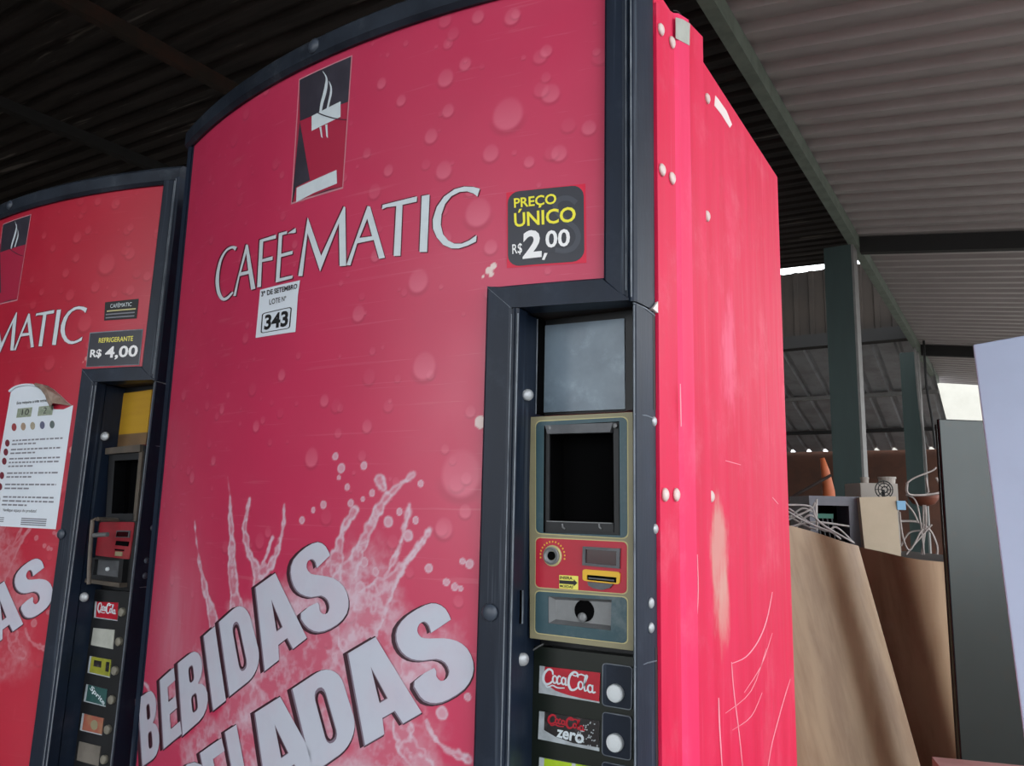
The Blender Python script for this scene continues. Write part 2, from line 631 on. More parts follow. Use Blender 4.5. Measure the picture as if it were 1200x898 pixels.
# left-hand (main) roof, old and dark
ceil_l = structure(bpy.data.objects.new('ceiling', None))
COL.objects.link(ceil_l)
zl = lambda x, y: 4.35 - 0.035 * (x - XB)
YD = float(B.hit((960, 312), 2, 4.37)[1])
yy = YP1 - 14.5
while yy < YD - 0.05:
    corrugated('roof_sheet', XB - 13, XB - 0.03, yy, min(yy + 1.08, YD), zl, 0, 0.18, 0.03, 'roof_dark', ceil_l, duty=0.4)
    yy += 1.08

# unseen high roof added to keep sky light off the gable
yy = YD - 1.0
while yy < YP2 + 0.4:
    corrugated('roof_sheet', XB - 13, XB - 0.03, yy, yy + 1.08, lambda x, y: 6.3, 0, 0.18, 0.03, 'roof_dark', ceil_l, duty=0.4)
    yy += 1.08

# long beam between the two roofs
mb = MB()
mb.box(XB - 0.02, XB + 0.05, YP1 - 14.5, YP2 + 3, ZB, ZB + 0.012, 'beam_paint', tfB)
mb.box(XB - 0.02, XB - 0.005, YP1 - 14.5, YP2 + 3, ZB + 0.012, 4.36, 'steel_dark', tfB)
mb.box(XB + 0.03, XB + 0.05, YP1 - 14.5, YP2 + 3, ZB + 0.012, ZB + 0.112, 'beam_paint', tfB)
tag(mb.build('roof_beam'), 'long green steel beam running along the join of the two roofs', 'beam')
# posts
mb = MB()


def post(y, w, label):
    t = thing('steel_post', label, 'post', B.w((XB - w * 0.5, y, 0)), BROT)
    f = MB()
    f.box(-w / 2, w / 2, -0.10, -0.09, 0, ZB, 'steel_green')
    f.box(-w / 2, w / 2, 0.09, 0.10, 0, ZB, 'steel_green')
    f.box(-w / 2 + 0.05, w / 2 - 0.05, -0.09, 0.09, 0, ZB, 'steel_green')
    f.build('shaft', t)
    e = MB()
    e.box(w / 2, w / 2 + 0.018, -0.10, 0.10, 0, ZB, 'steel_grey')
    e.build('edge_angle', t)
    g = MB()
    g.box(-w / 2 - 0.06, w / 2 + 0.06, -0.15, 0.15, 0, 0.02, 'steel_dark')
    g.build('base_plate', t)
    return t


post(YP1, 0.225, 'dark green steel post with pale edge, nearer one under the roof beam')
post(YP2, 0.22, 'dark green steel post standing farther back beside the metal sheet roof')


# rafters under the right-hand roof
def rafter(y, w, h, label):
    m_ = MB()
    a = [(XB + 0.05, y + dy, zr(XB + 0.05, y) + dz) for dy, dz in ((0, -0.006), (w, -0.006), (w, -h), (0, -h))]
    b = [(XB + RW - 0.1, y + dy, zr(XB + RW - 0.1, y) + dz) for dy, dz in ((0, -0.006), (w, -0.006), (w, -h), (0, -h))]
    m_.hexa([B.w(p) for p in a], [B.w(p) for p in b], 'steel_dark')
    return tag(m_.build('rafter'), label, 'rafter')


rafter(YP1 + 0.05, 0.08, 0.15, 'dark rafter crossing the grey roof at the nearer post')
rafter(YP2 - 0.05, 0.08, 0.16, 'dark rafter crossing the grey roof at the farther post')


# purlin under the dark roof, seen top left
def purlin(px, z, w, h, y0, y1, label, m='steel_brown'):
    x = B.hit(px, 2, z)[0]
    m_ = MB()
    m_.box(x - w / 2, x + w / 2, y0, y1, z, z + h, m, tfB)
    return tag(m_.build('roof_purlin'), label, 'purlin')


purlin((165, 55), 4.27, 0.065, 0.10, YP1 - 9, YD - 0.02, 'rusty brown steel purlin under the dark ribbed roof')
purlin((60, 152), 4.29, 0.08, 0.09, YP1 - 9, YD - 0.02, 'thin blackened purlin under the dark ribbed roof', 'steel_dark')

# walls
mb = MB()
mb.box(XB - 13.1, XB - 13.0, YP1 - 14.6, YP2 + 8, 0, 4.9, 'wall_brown', tfB)
structure(mb.build('wall_left'))
mb = MB()
mb.box(XB - 13.0, XB - 4.2, YP1 - 14.6, YP1 - 14.5, 0, 4.9, 'wall_brown', tfB)  # unseen wall added to cut light and reflections from the front left
structure(mb.build('wall_front_baffle'))
YW = YP2 + 0.55                  # ribbed gable panel high at the back
zw0 = B.hit((960, 393), 1, YW)[2]
zw1 = B.hit((960, 316.5), 1, YW)[2]
zw2 = B.hit((960, 311), 1, YW)[2]


def wall_ribs(name, x0, x1, y, z0, z1, pitch, h, m):
    prof = []
    a = x0
    while a < x1:
        for t, hh in ((0, 0), (0.6, 0), (0.66, 1), (0.94, 1)):
            prof.append((a + t * pitch, hh * h))
        a += pitch
    V, F = [], []
    for q, hh in prof:
        for zz in (z0, z1):
            V.append(B.w((q, y - hh, zz)))
    n = len(prof)
    k = len(V)
    for q, hh in prof:
        for zz in (z0, z1):
            V.append(B.w((q, y - hh + 0.004, zz)))
    for i in range(n - 1):
        F += [(2 * i, 2 * i + 1, 2 * i + 3, 2 * i + 2), (k + 2 * i, k + 2 * i + 2, k + 2 * i + 3, k + 2 * i + 1)]
    return structure(MB().add(V, F, m).build(name))


wall_ribs('wall_back', XB - 13, XB + 0.2, YW, zw0, zw1, 0.24, 0.03, 'gable_dark')
mb = MB()
mb.box(XB - 13, XB + 0.1, YW - 0.12, YW + 0.1, zw0 - 0.2, zw0, 'steel_dark', tfB)
tag(mb.build('gable_beam'), 'dark beam along the foot of the ribbed gable panel', 'beam')
# low roof falling away behind the gable
FALL = 0.27
zlow = lambda x, y: zw0 - 0.12 - FALL * (y - YW)
YE = YW + 5.0
ceil_b = structure(bpy.data.objects.new('ceiling', None))
COL.objects.link(ceil_b)
xx = XB - 8.1
while xx < XB - 0.2:
    corrugated('roof_sheet', xx, xx + 1.02, YW + 0.05, YE, zlow, 1, 0.34, 0.05, 'roof_far', ceil_b, duty=0.25)
    xx += 1.02
for k, yq in enumerate((YW + 2.0, YW + 3.7)):
    m_ = MB()
    m_.box(XB - 8, XB + 0.05, yq, yq + 0.07, zlow(0, yq) - 0.10, zlow(0, yq) - 0.03, 'steel_grey' if k == 0 else 'steel_dark', tfB)
    tag(m_.build('roof_purlin'), ['pale purlin across the low sloping sheet roof', 'dark purlin lower down on the low sloping sheet roof'][k], 'purlin')
mb = MB()
mb.box(XB - 9, XB + 0.1, YE + 0.05, YE + 0.25, 0, zlow(0, YE) + 0.004, 'wall_clay', tfB)
structure(mb.build('wall_far'))
mb = MB()
mb.box(XB - 4, XB + 9, YE + 9.0, YE + 9.2, 0, 6.4, 'wall_cream', tfB)
structure(mb.build('wall_yard'))

# ================================================================== VENDING MACHINE (shared parts built once on the main one)
W, D, HC = 0.95, 0.686, 1.94
main = thing('vending_machine', 'red drinks vending machine with grey coin display and lot number paper', 'vending machine', (0, 0, 0), 0, None)

# ---- cabinet
mb = MB()
mb.box(-0.962, 0.0, 0.0, D, 0.09, HC, 'side_red')
cabinet = mb.build('cabinet', main, bevel=0.003)
mb = MB()
for x in (-0.91, -0.05):
    for y in (0.07, D - 0.07):
        mb2 = MB()
        mb2.lathe((x, y, 0.0), (0, 0, 1), [(0.028, 0), (0.028, 0.012), (0.012, 0.014), (0.012, 0.095)], 'dim_metal', 12)
        mb2.build('leveling_foot', main)
# ---- hinge flange on the right side: bent strip with a taller top
fl = [(0.0, 0.003), (0.066, 0.003), (0.074, 0.007), (0.118, 0.007), (0.128, 0.0035), (0.1935, 0.0035)]
ftop = lambda y: 1.912 + (1.972 - 1.912) * min(1, y / 0.165)
mb = MB()
V = [(x, y, 0.10) for y, x in fl] + [(x, y, ftop(y)) for y, x in fl] + [(-0.006, y, 0.10) for y, x in fl] + [(-0.006, y, ftop(y)) for y, x in fl]
n = len(fl)
F = []
for i in range(n - 1):
    F += [(i, i + 1, n + i + 1, n + i), (2 * n + i, 3 * n + i, 3 * n + i + 1, 2 * n + i + 1), (n + i, n + i + 1, 3 * n + i + 1, 3 * n + i)]
F += [(n - 1, 3 * n - 1, 4 * n - 1, 2 * n - 1), (0, n, 3 * n, 2 * n)]
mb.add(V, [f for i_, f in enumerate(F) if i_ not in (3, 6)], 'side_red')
mb.add(V, [F[3], F[6]], 'side_pale')
flange = mb.build('hinge_flange', main)
for y, z in ((0.0122, 1.879), (0.0538, 1.884), (0.006, 1.683), (0.0485, 1.686), (0.2181, 1.883), (0.2069, 1.689), (0.0131, 1.2726), (0.0512, 1.2737), (0.2023, 1.2756)):
    y = max(y, 0.012)
    mb = MB().lathe((0.0035 if y < 0.19 else 0.0, y, z), (1, 0, 0), [(0.0085, 0), (0.008, 0.0025), (0.005, 0.0045), (0.0, 0.005)], 'rivet_pale', 12)
    mb.build('rivet', main, smooth=True)


# ---- printed front panel: dense bowed sheet whose print is computed per vertex
def vnoise(x, y, seed):
    g = np.random.default_rng(seed).random((64, 64))
    xi, yi = np.floor(x).astype(int), np.floor(y).astype(int)
    fx, fy = x - xi, y - yi
    fx, fy = fx * fx * (3 - 2 * fx), fy * fy * (3 - 2 * fy)
    a, b = g[xi % 64, yi % 64], g[(xi + 1) % 64, yi % 64]
    c, d = g[xi % 64, (yi + 1) % 64], g[(xi + 1) % 64, (yi + 1) % 64]
    return (a * (1 - fx) + b * fx) * (1 - fy) + (c * (1 - fx) + d * fx) * fy


def fbm(x, y, s, seed, o=4):
    v, a, t = 0, 1.0, 0
    for k in range(o):
        v = v + a * vnoise(x * s, y * s, seed + k)
        t += a
        a *= 0.55
        s *= 2.03
    return v / t


def sstep(a, b, x):
    t = np.clip((x - a) / (b - a), 0, 1)
    return t * t * (3 - 2 * t)


PM = M0.P(0.0)


def pxz(px):
    q = PM(px)
    return float(q[0]), float(q[2])


STEP = 0.0017
XL, XR, XBAR, XUP = -0.952, -0.040, -0.186, -0.040
ZT, ZV = 1.938, 1.524
xs = np.arange(XL, XR + STEP, STEP)
zs = np.concatenate([np.arange(0.12, 0.86, 0.02), np.arange(0.86, ZT + STEP, STEP)])
GX, GZ = np.meshgrid(xs, zs)
RED = np.array(srgb(192, 48, 86))
PALE = np.array(srgb(208, 192, 206))
lin = fbm(GX, GZ, 6, 3)
art = np.ones(GX.shape + (3,)) * RED
art *= (0.92 + 0.16 * lin)[..., None]
# water drops printed on the red ground
drops = []
for (x, y, r) in ((595, 135, 21), (540, 557, 27), (522, 92, 12), (447, 98, 9), (365, 537, 14), (575, 180, 11), (520, 200, 12), (490, 330, 15), (420, 368, 12),
                  (560, 250, 18), (645, 110, 12), (600, 20, 11), (560, 20, 9), (497, 430, 17), (440, 300, 9), (655, 180, 10), (470, 118, 8), (575, 290, 9),
                  (525, 130, 9), (640, 60, 8), (545, 75, 9), (505, 160, 10), (690, 150, 9), (620, 190, 7), (455, 200, 8), (300, 500, 9), (260, 480, 8), (330, 440, 9),
                  (380, 470, 9), (430, 500, 9), (520, 620, 12), (545, 600, 8), (225, 560, 10), (250, 540, 8)):
    X0, Z0 = pxz((x, y))
    drops.append((X0, Z0, r * 0.00115 * (1.0 if x > 450 else 0.9), 0.34))
for _ in range(330):
    drops.append((RNG.uniform(XL, XR), RNG.uniform(0.8, ZT), 0.003 + 0.009 * RNG.random() ** 2.2, RNG.uniform(0.08, 0.24)))
for X0, Z0, r, a in drops:
    ix = slice(*np.searchsorted(xs, (X0 - r * 1.4, X0 + r * 1.4)))
    iz = slice(*np.searchsorted(zs, (Z0 - r * 1.6, Z0 + r * 1.6)))
    gx, gz = GX[iz, ix], GZ[iz, ix]
    if gx.size == 0:
        continue
    dz = (gz - Z0)
    d = np.sqrt((gx - X0) ** 2 + (dz * np.where(dz > 0, 0.85, 1.0)) ** 2) / r
    body = sstep(1.0, 0.72, d)
    low = np.clip(0.5 - 0.5 * dz / r, 0, 1)
    k = (a * body * (0.35 + 0.65 * low))[..., None]
    sh = 0.18 * sstep(1.35, 1.0, d) * (1 - body) * np.clip(-dz / r, 0, 1)
    art[iz, ix] = (art[iz, ix] * (1 - k) + np.array(srgb(234, 142, 164)) * k) * (1 - sh)[..., None]
# splash
n1 = fbm(GX, GZ, 26, 21, 5)
n2 = fbm(GX, GZ, 70, 41, 4)
fil = 1 - np.abs(2 * fbm(GX, GZ, 55, 77, 4) - 1) * 3.2
fil = np.clip(fil, 0, 1)


def seg_d(p, q, wp, wq):
    dx, dz = q[0] - p[0], q[1] - p[1]
    t = np.clip(((GX - p[0]) * dx + (GZ - p[1]) * dz) / (dx * dx + dz * dz + 1e-12), 0, 1)
    return np.hypot(GX - p[0] - t * dx, GZ - p[1] - t * dz) - (wp + (wq - wp) * t)


PXM = 0.00112
splash = np.zeros(GX.shape)
tend = [
    ([(228, 612), (231, 640), (238, 680), (250, 728), (258, 770)], [1.5, 3, 6, 15, 26]),
    ([(267, 560), (270, 590), (271, 630), (273, 680), (280, 740)], [2, 3, 8, 15, 26]),
    ([(292, 586), (287, 618), (291, 645), (300, 668), (305, 700)], [5, 7, 6, 10, 22]),
    ([(333, 592), (332, 615), (327, 640), (317, 662), (306, 672)], [2, 4, 5, 8, 14]),
    ([(319, 630), (312, 652), (304, 668)], [2, 2, 3]),
    ([(484, 557), (462, 574), (447, 592), (434, 618), (421, 645), (408, 672), (392, 700)], [4, 4, 8, 8, 10, 18, 30]),
    ([(503, 622), (492, 640), (474, 662), (455, 684), (438, 705), (420, 740)], [5, 4, 6, 14, 28, 40]),
    ([(480, 592), (473, 625), (463, 652), (452, 676)], [4, 4, 4, 6]),
    ([(415, 598), (402, 620), (396, 648), (388, 672)], [8, 7, 12, 22]),
    ([(445, 562), (449, 572)], [8, 4]),
    ([(500, 845), (512, 868), (532, 884), (548, 890)], [3, 4, 5, 6]),
    ([(470, 850), (480, 880), (500, 898)], [18, 16, 14]),
    ([(163, 790), (175, 810), (184, 824)], [3, 4, 4]),
]
for path, ws in tend:
    P = smooth_path([pxz(p) for p in path], 4)
    wv = np.interp(np.linspace(0, len(path) - 1, len(P)), range(len(path)), ws)
    wob = 1 + 0.22 * np.sin(np.arange(len(P)) * 2.3)
    dd = np.full(GX.shape, 9.0)
    for i in range(len(P) - 1):
        dd = np.minimum(dd, seg_d(P[i], P[i + 1], wv[i] * wob[i] * PXM * 0.7, wv[i + 1] * wob[i + 1] * PXM * 0.7))
    dd = dd + (n2 - 0.5) * 0.010
    s_ = sstep(0.003, -0.002, dd)
    rim = sstep(0.0045, 0.0, np.abs(dd + 0.001))
    splash = np.maximum(splash, np.clip(s_ * (0.26 + 0.46 * fil) + 0.38 * rim * s_, 0, 0.85))
for (x, y, r) in ((393, 535, 5), (400, 549, 6), (426, 546, 5), (379, 592, 5), (354, 610, 5), (411, 590, 5), (436, 578, 4), (455, 612, 7), (478, 628, 7), (502, 666, 5),
                  (487, 610, 4), (550, 661, 5), (542, 658, 4), (523, 682, 4), (533, 688, 4), (425, 585, 3), (407, 571, 4), (493, 567, 4), (518, 836, 8), (548, 817, 4),
                  (427, 659, 6), (422, 690, 9), (440, 670, 6), (392, 770, 5), (367, 598, 4), (397, 560, 3), (468, 600, 4), (540, 690, 3)):
    X0, Z0 = pxz((x, y))
    d = np.hypot(GX - X0, GZ - Z0) / (r * PXM) + (n2 - 0.5) * 0.5
    splash = np.maximum(splash, np.clip(0.5 * sstep(1.1, 0.85, d) + 0.25 * sstep(0.35, 0.0, np.abs(d - 0.85)), 0, 0.75))
# milky body of the splash around the block letters
dm = np.full(GX.shape, 9.0)
for a, b, wa, wb in (((178, 850), (300, 740), 22, 42), ((300, 740), (420, 690), 42, 40), ((230, 900), (420, 800), 40, 60), ((420, 800), (520, 770), 60, 20),
                     ((300, 790), (430, 730), 40, 50), ((300, 990), (480, 890), 60, 34)):
    dm = np.minimum(dm, seg_d(pxz(a), pxz(b), wa * PXM, wb * PXM))
dm = dm + (n1 - 0.5) * 0.085
milk = sstep(0.03, -0.02, dm) * np.clip(0.30 + 1.3 * (n1 - 0.42) + 0.30 * (fil - 0.35) + 0.5 * (n2 - 0.5), 0.15, 0.8)
splash = np.maximum(splash, np.clip(milk, 0, 0.8))
# pale veil of foam streaks down the left edge
X0, Z0 = pxz((205, 740))
veil = np.exp(-((GX - X0) / 0.085) ** 2 - ((GZ - Z0) / 0.13) ** 2) * (0.25 + 0.5 * fbm(GX * 3, GZ * 0.5, 30, 5, 3)) * 0.45
splash = np.maximum(splash, veil)
art = art * (1 - splash[..., None]) + PALE * splash[..., None]
# flaked spots where the print has chipped
for (x, y, r) in ((572, 318, 5), (578, 312, 3), (566, 324, 3), (563, 494, 6), (575, 322, 3)):
    X0, Z0 = pxz((x, y))
    d = np.hypot(GX - X0, GZ - Z0) / (r * PXM) + (n2 - 0.5) * 2.2
    k = (sstep(1.0, 0.7, d) * 0.9)[..., None]
    art = art * (1 - k) + np.array(srgb(222, 205, 200)) * k

nz, nx = GX.shape
vid = np.arange(nx * nz).reshape(nz, nx)
keep = ~((GX[:-1, :-1] + STEP / 2 > XBAR) & (GZ[:-1, :-1] + STEP / 2 < ZV))
quads = np.stack([vid[:-1, :-1], vid[:-1, 1:], vid[1:, 1:], vid[1:, :-1]], -1)[keep]
used = np.zeros(nx * nz, bool)
used[quads.ravel()] = True
remap = np.cumsum(used) - 1
quads = remap[quads]
VX, VZ = GX.ravel()[used], GZ.ravel()[used]
co = np.stack([VX, Yp(VX), VZ], -1).astype(np.float32)
me = bpy.data.meshes.new('front_panel')
me.vertices.add(len(co))
me.vertices.foreach_set('co', co.ravel())
me.loops.add(quads.size)
me.loops.foreach_set('vertex_index', quads.ravel().astype(np.int32))
me.polygons.add(len(quads))
me.polygons.foreach_set('loop_start', np.arange(0, quads.size, 4, dtype=np.int32))
me.update(calc_edges=True)
ca = me.color_attributes.new('art', 'FLOAT_COLOR', 'POINT')
rgba = np.ones((len(co), 4), np.float32)
rgba[:, :3] = np.clip(art.reshape(-1, 3)[used], 0, 1)
ca.data.foreach_set('color', rgba.ravel())
me.polygons.foreach_set('use_smooth', np.ones(len(quads), bool))
me.materials.append(MATS['panel_print'])
panel = bpy.data.objects.new('front_panel', me)
COL.objects.link(panel)
panel.parent = main

# door box behind the panel (keeps the door a solid thing)
mb = MB()
xsD = np.linspace(-0.958, -0.19, 22)
prof = [(x, Yp(x) + 0.004) for x in xsD] + [(-0.19, -0.001), (-0.958, -0.001)]
mb.hexa([(x, y, 0.11) for x, y in prof], [(x, y, 1.96) for x, y in prof], 'frame_black')
mb.hexa([(x, y, 1.53) for x, y in ((-0.191, -0.001), (-0.191, Yp(-0.191) + 0.004), (-0.12, Yp(-0.12) + 0.004), (-0.03, Yp(-0.03) + 0.004), (-0.012, -0.001))],
        [(x, y, 1.96) for x, y in ((-0.191, -0.001), (-0.191, Yp(-0.191) + 0.004), (-0.12, Yp(-0.12) + 0.004), (-0.03, Yp(-0.03) + 0.004), (-0.012, -0.001))], 'frame_black')
mb.build('door_core', main)

# ---- top trim band along the bow
mb = MB()
loops = []
for x in np.linspace(-0.968, -0.004, 40):
    y = Yp(x)
    loops.append([(x, y + 0.004, 1.936), (x, y - 0.006, 1.934), (x, y - 0.013, 1.940), (x, y - 0.013, 1.966), (x, y - 0.006, 1.974), (x, y + 0.02, 1.976), (x, y + 0.02, 1.94)])
mb.loft(loops, 'trim_top')
mb.build('top_trim', main)
mb = MB()
for xx_ in (-0.965, -0.02):
    pass
xsD = np.linspace(-0.966, -0.006, 24)
prof = [(x, Yp(x) + 0.012) for x in xsD] + [(-0.006, 0.0), (-0.966, 0.0)]
mb.hexa([(x, y, 1.958) for x, y in prof], [(x, y, 1.970) for x, y in prof], 'black')
mb.build('door_top', main)
mb = MB().lathe((-0.517, Yp(-0.517) - 0.012, 1.955), (-0.07, -1, 0), [(0.012, 0), (0.012, 0.003), (0.007, 0.006), (0, 0.0065)], 'rivet_dark', 14)
mb.build('trim_screw', main, smooth=True)
# ---- left trim
mb = MB()
prof = [(-0.948, Yp(-0.948) + 0.004), (-0.948, Yp(-0.948) - 0.004), (-0.958, Yp(-0.958) - 0.008), (-0.968, Yp(-0.968) - 0.004), (-0.972, 0.02), (-0.972, 0.035), (-0.958, 0.035)]
mb.hexa([(x, y, 0.1) for x, y in prof], [(x, y, 1.938) for x, y in prof], 'frame_black')
mb.build('left_trim', main)
# ---- right upright (front face, bead, side face), mitred at its foot over the column recess
prof = [(-0.042, Yp(-0.042) + 0.006), (-0.042, Yp(-0.042) - 0.011), (-0.039, Yp(-0.039) - 0.013), (-0.020, Yp(-0.020) - 0.012), (-0.0175, Yp(-0.0175) - 0.010),
        (-0.0145, Yp(-0.0145) - 0.010), (-0.012, Yp(-0.012) - 0.013), (-0.009, -0.058), (-0.0055, -0.0565), (-0.003, -0.052), (-0.0005, -0.003), (-0.03, -0.003)]


def zfoot(x):
    t = (x + 0.042) / 0.031
    return 1.526 - 0.031 * min(1, max(0, t))


mb = MB()
lo = [(x, y, zfoot(x)) for x, y in prof]
hi = [(x, y, 1.945) for x, y in prof]
mb.hexa(lo, hi, 'frame_black')
upright = mb.build('right_upright', main)
mb = MB()
mb.tube([(-0.0085, -0.0578, 1.50), (-0.0085, -0.0578, 1.94)], 0.0011, 'frame_edge', 6)
mb.tube([(-0.0165, Yp(-0.0165) - 0.0105, 1.51), (-0.0165, Yp(-0.0165) - 0.0105, 1.94)], 0.0009, 'frame_edge', 6)
mb.build('bead_edge', upright)
# side strip of the door below the visor
mb = MB()
prof = [(-0.010, -0.003), (-0.010, -0.050), (-0.0065, -0.056), (-0.0035, -0.054), (-0.0005, -0.003)]
mb.hexa([(x, y, 0.1) for x, y in prof], [(x, y, 1.492) for x, y in prof], 'frame_black')
strip = mb.build('side_strip', main)
mb = MB()
mb.tube([(-0.0058, -0.0562, 0.1), (-0.0058, -0.0562, 1.49)], 0.0011, 'frame_edge', 6)
for z in (1.362, 1.085):
    mb.tube([(-0.0055, -0.0558, z), (-0.0018, -0.028, z + 0.001), (-0.0008, -0.005, z)], 0.0008, 'frame_edge', 5)
mb.tube([(-0.0065, -0.0555, 1.493), (-0.0018, -0.030, 1.492), (-0.0006, -0.004, 1.489)], 0.0012, 'frame_edge', 5)
mb.build('strip_edge', strip)
# ---- visor bar
mb = MB()
loops = []
for x in np.linspace(-0.190, -0.010, 12):
    y = Yp(x)
    zb = 1.497
    zt = 1.527 if x < -0.042 else 1.526 - 0.031 * min(1, (x + 0.042) / 0.031) + 0.001
    zb_ = zb if x > -0.156 else zb + 0.031 * (-0.156 - x) / 0.034
    loops.append([(x, y + 0.02, max(zt, zb_ + 0.0005)), (x, y - 0.010, max(zt, zb_ + 0.0005)), (x, y - 0.0125, max(zt - 0.002, zb_ + 0.0004)), (x, y - 0.0125, zb_ + 0.0003), (x, y + 0.02, zb_)])
mb.loft(loops, 'frame_black')
mb.build('visor_bar', main)
# ---- visor underside and recess shell
mb = MB()
mb.box(-0.152, -0.011, -0.046, 0.0, 1.4985, 1.506, 'dark_recess')
mb.build('visor_underside', main)
mb = MB()
mb.box(-0.160, -0.0005, -0.0095, -0.002, 1.372, 1.50, 'black')
mb.box(-0.160, -0.0005, -0.0095, -0.002, 0.1, 1.10, 'black')
mb.build('recess_back', main)
# ---- left bar of the column
prof = [(-0.190, Yp(-0.19) + 0.006), (-0.190, Yp(-0.19) - 0.011), (-0.187, Yp(-0.187) - 0.013), (-0.159, Yp(-0.159) - 0.0125), (-0.156, Yp(-0.156) - 0.010), (-0.153, Yp(-0.153) - 0.010),
        (-0.150, Yp(-0.150) - 0.012), (-0.1465, Yp(-0.1465) - 0.010), (-0.1465, -0.062), (-0.152, -0.060), (-0.152, -0.003), (-0.175, -0.003)]


def ztopbar(x):
    return 1.527 - 0.030 * min(1, max(0, (x + 0.190) / 0.034))


mb = MB()
mb.hexa([(x, y, 0.1) for x, y in prof], [(x, y, ztopbar(x)) for x, y in prof], 'frame_black')
bar = mb.build('left_bar', main)
mb = MB()
mb.tube([(-0.1475, Yp(-0.1475) - 0.0115, 0.1), (-0.1475, Yp(-0.1475) - 0.0115, 1.49)], 0.0011, 'frame_edge', 6)
mb.tube([(-0.1565, Yp(-0.1565) - 0.0105, 0.1), (-0.1565, Yp(-0.1565) - 0.0105, 1.49)], 0.0008, 'frame_edge', 6)
mb.tube([(-0.189, Yp(-0.189) - 0.0115, 1.527), (-0.156, Yp(-0.156) - 0.012, 1.497)], 0.0008, 'frame_edge', 5)
mb.build('bar_edge', bar)


# ---- prints on the bowed panel
def panel_print(name, layers, parent, S):
    """layers: (pixel outline, holes, offset, material)"""
    mb_ = MB()
    for outline, holes, off, m in layers:
        polys = [[np.asarray(S(p)) - np.array([0, off, 0]) for p in q] for q in (outline, *holes)]
        mb_.flat(polys, m)
    return mb_.build(name, parent, conform=True)


def shift(poly, dx, dy, s=1.0):
    cx = sum(p[0] for p in poly) / len(poly)
    cy = sum(p[1] for p in poly) / len(poly)
    return [((x - cx) * s + cx + dx, (y - cy) * s + cy + dy) for x, y in poly]


C1 = lambda pts: crop(245, 255, 7.48, pts)
C2 = lambda pts: crop(340, 205, 7.483, pts)
C3 = lambda pts: crop(440, 205, 8.16, pts)
cafe = []
pc = smooth_path([(240, 275), (205, 262), (155, 290), (108, 370), (82, 480), (76, 580), (92, 670), (125, 716), (165, 705), (212, 655)], 4)
wc = np.interp(np.linspace(0, 9, len(pc)), range(10), [40, 20, 15, 20, 28, 31, 31, 28, 22, 12])
cafe.append((C1(stroke(pc, list(wc))), []))
cafe.append((C1([(328, 238), (345, 238), (410, 625), (372, 636), (352, 495), (272, 515), (238, 688), (216, 690)]), [C1([(330, 315), (347, 468), (283, 482)])]))
cafe.append((C1([(448, 198), (592, 152), (590, 185), (478, 212), (470, 368), (562, 340), (560, 374), (468, 392), (458, 608), (425, 614)]), []))
cafe.append((C1([(616, 140), (688, 120), (686, 145), (645, 155), (636, 320), (738, 292), (734, 322), (634, 348), (622, 535), (738, 508), (734, 535), (588, 572)]), []))
cafe.append((C1([(692, 142), (764, 92), (764, 132), (740, 138)]), []))
cafe.append((C2([(158, 372), (276, 712), (475, 278), (487, 285), (495, 798), (438, 803), (432, 425), (266, 850), (156, 512), (112, 888), (75, 890)]), []))
cafe.append((C2([(683, 275), (706, 280), (835, 728), (783, 738), (737, 572), (592, 602), (532, 795), (498, 792)]), [C2([(680, 385), (722, 540), (612, 555)])]))
cafe.append((C3([(72, 290), (402, 208), (398, 258), (262, 288), (242, 775), (178, 778), (203, 300), (110, 312), (66, 332)]), []))
cafe.append((C3([(447, 205), (522, 190), (497, 738), (425, 740)]), []))
cafe.append((C3([(1002, 135), (940, 118), (850, 115), (760, 140), (660, 210), (590, 310), (552, 430), (555, 520), (590, 600), (650, 670), (730, 705), (800, 705), (880, 680), (965, 640), (972, 578),
                 (900, 630), (830, 660), (760, 660), (700, 630), (650, 570), (628, 480), (635, 380), (670, 280), (730, 205), (810, 165), (880, 160), (940, 180), (978, 210)]), []))
P0 = M0.P(0.0)
L_ = []
for o, h in cafe:
    L_.append((shift(o, -1.6, -1.0), [shift(q, -1.6, -1.0) for q in h], 0.0005, 'print_shadow'))
    L_.append((shift(o, 0.9, 1.0), [shift(q, 0.9, 1.0) for q in h], 0.0005, 'print_shadow'))
    L_.append((o, h, 0.0009, 'white_print'))
panel_print('brand_lettering', L_, panel, P0)
# cup emblem
CL = lambda pts: crop(335, 60, 4.855, pts)
L_ = [(CL([(76, 160), (380, 23), (327, 782), (31, 873)]), [], 0.0005, 'logo_line'),
      (CL([(81, 166), (374, 33), (323, 774), (38, 862)]), [], 0.0008, 'logo_red'),
      (CL([(81, 166), (374, 33), (356, 290), (82, 400)]), [], 0.0011, 'logo_dark'),
      (CL([(82, 398), (140, 735), (60, 775), (42, 862), (37, 862)]), [], 0.0011, 'logo_dark'),
      (CL([(150, 372), (315, 288), (315, 376), (150, 456)]), [], 0.0014, 'white_print'),
      (CL([(65, 780), (292, 678), (295, 755), (160, 810), (62, 862)]), [], 0.0014, 'white_print'),
      (CL([(150, 826), (325, 772), (240, 790)]), [], 0.0014, 'logo_dark')]
f1 = smooth_path([(212, 115), (233, 150), (234, 190), (222, 250), (208, 300), (200, 350)], 4)
L_.append((CL(stroke(f1, list(np.interp(np.linspace(0, 5, len(f1)), range(6), [2, 8, 16, 18, 16, 13])))), [], 0.0013, 'white_print'))
f2 = smooth_path([(248, 172), (260, 205), (260, 240), (250, 285), (240, 330)], 4)
L_.append((CL(stroke(f2, list(np.interp(np.linspace(0, 4, len(f2)), range(5), [2, 8, 12, 11, 10])))), [], 0.0013, 'white_print'))
L_.append((CL([(195, 435), (206, 432), (213, 497), (204, 488)]), [], 0.0014, 'white_print'))
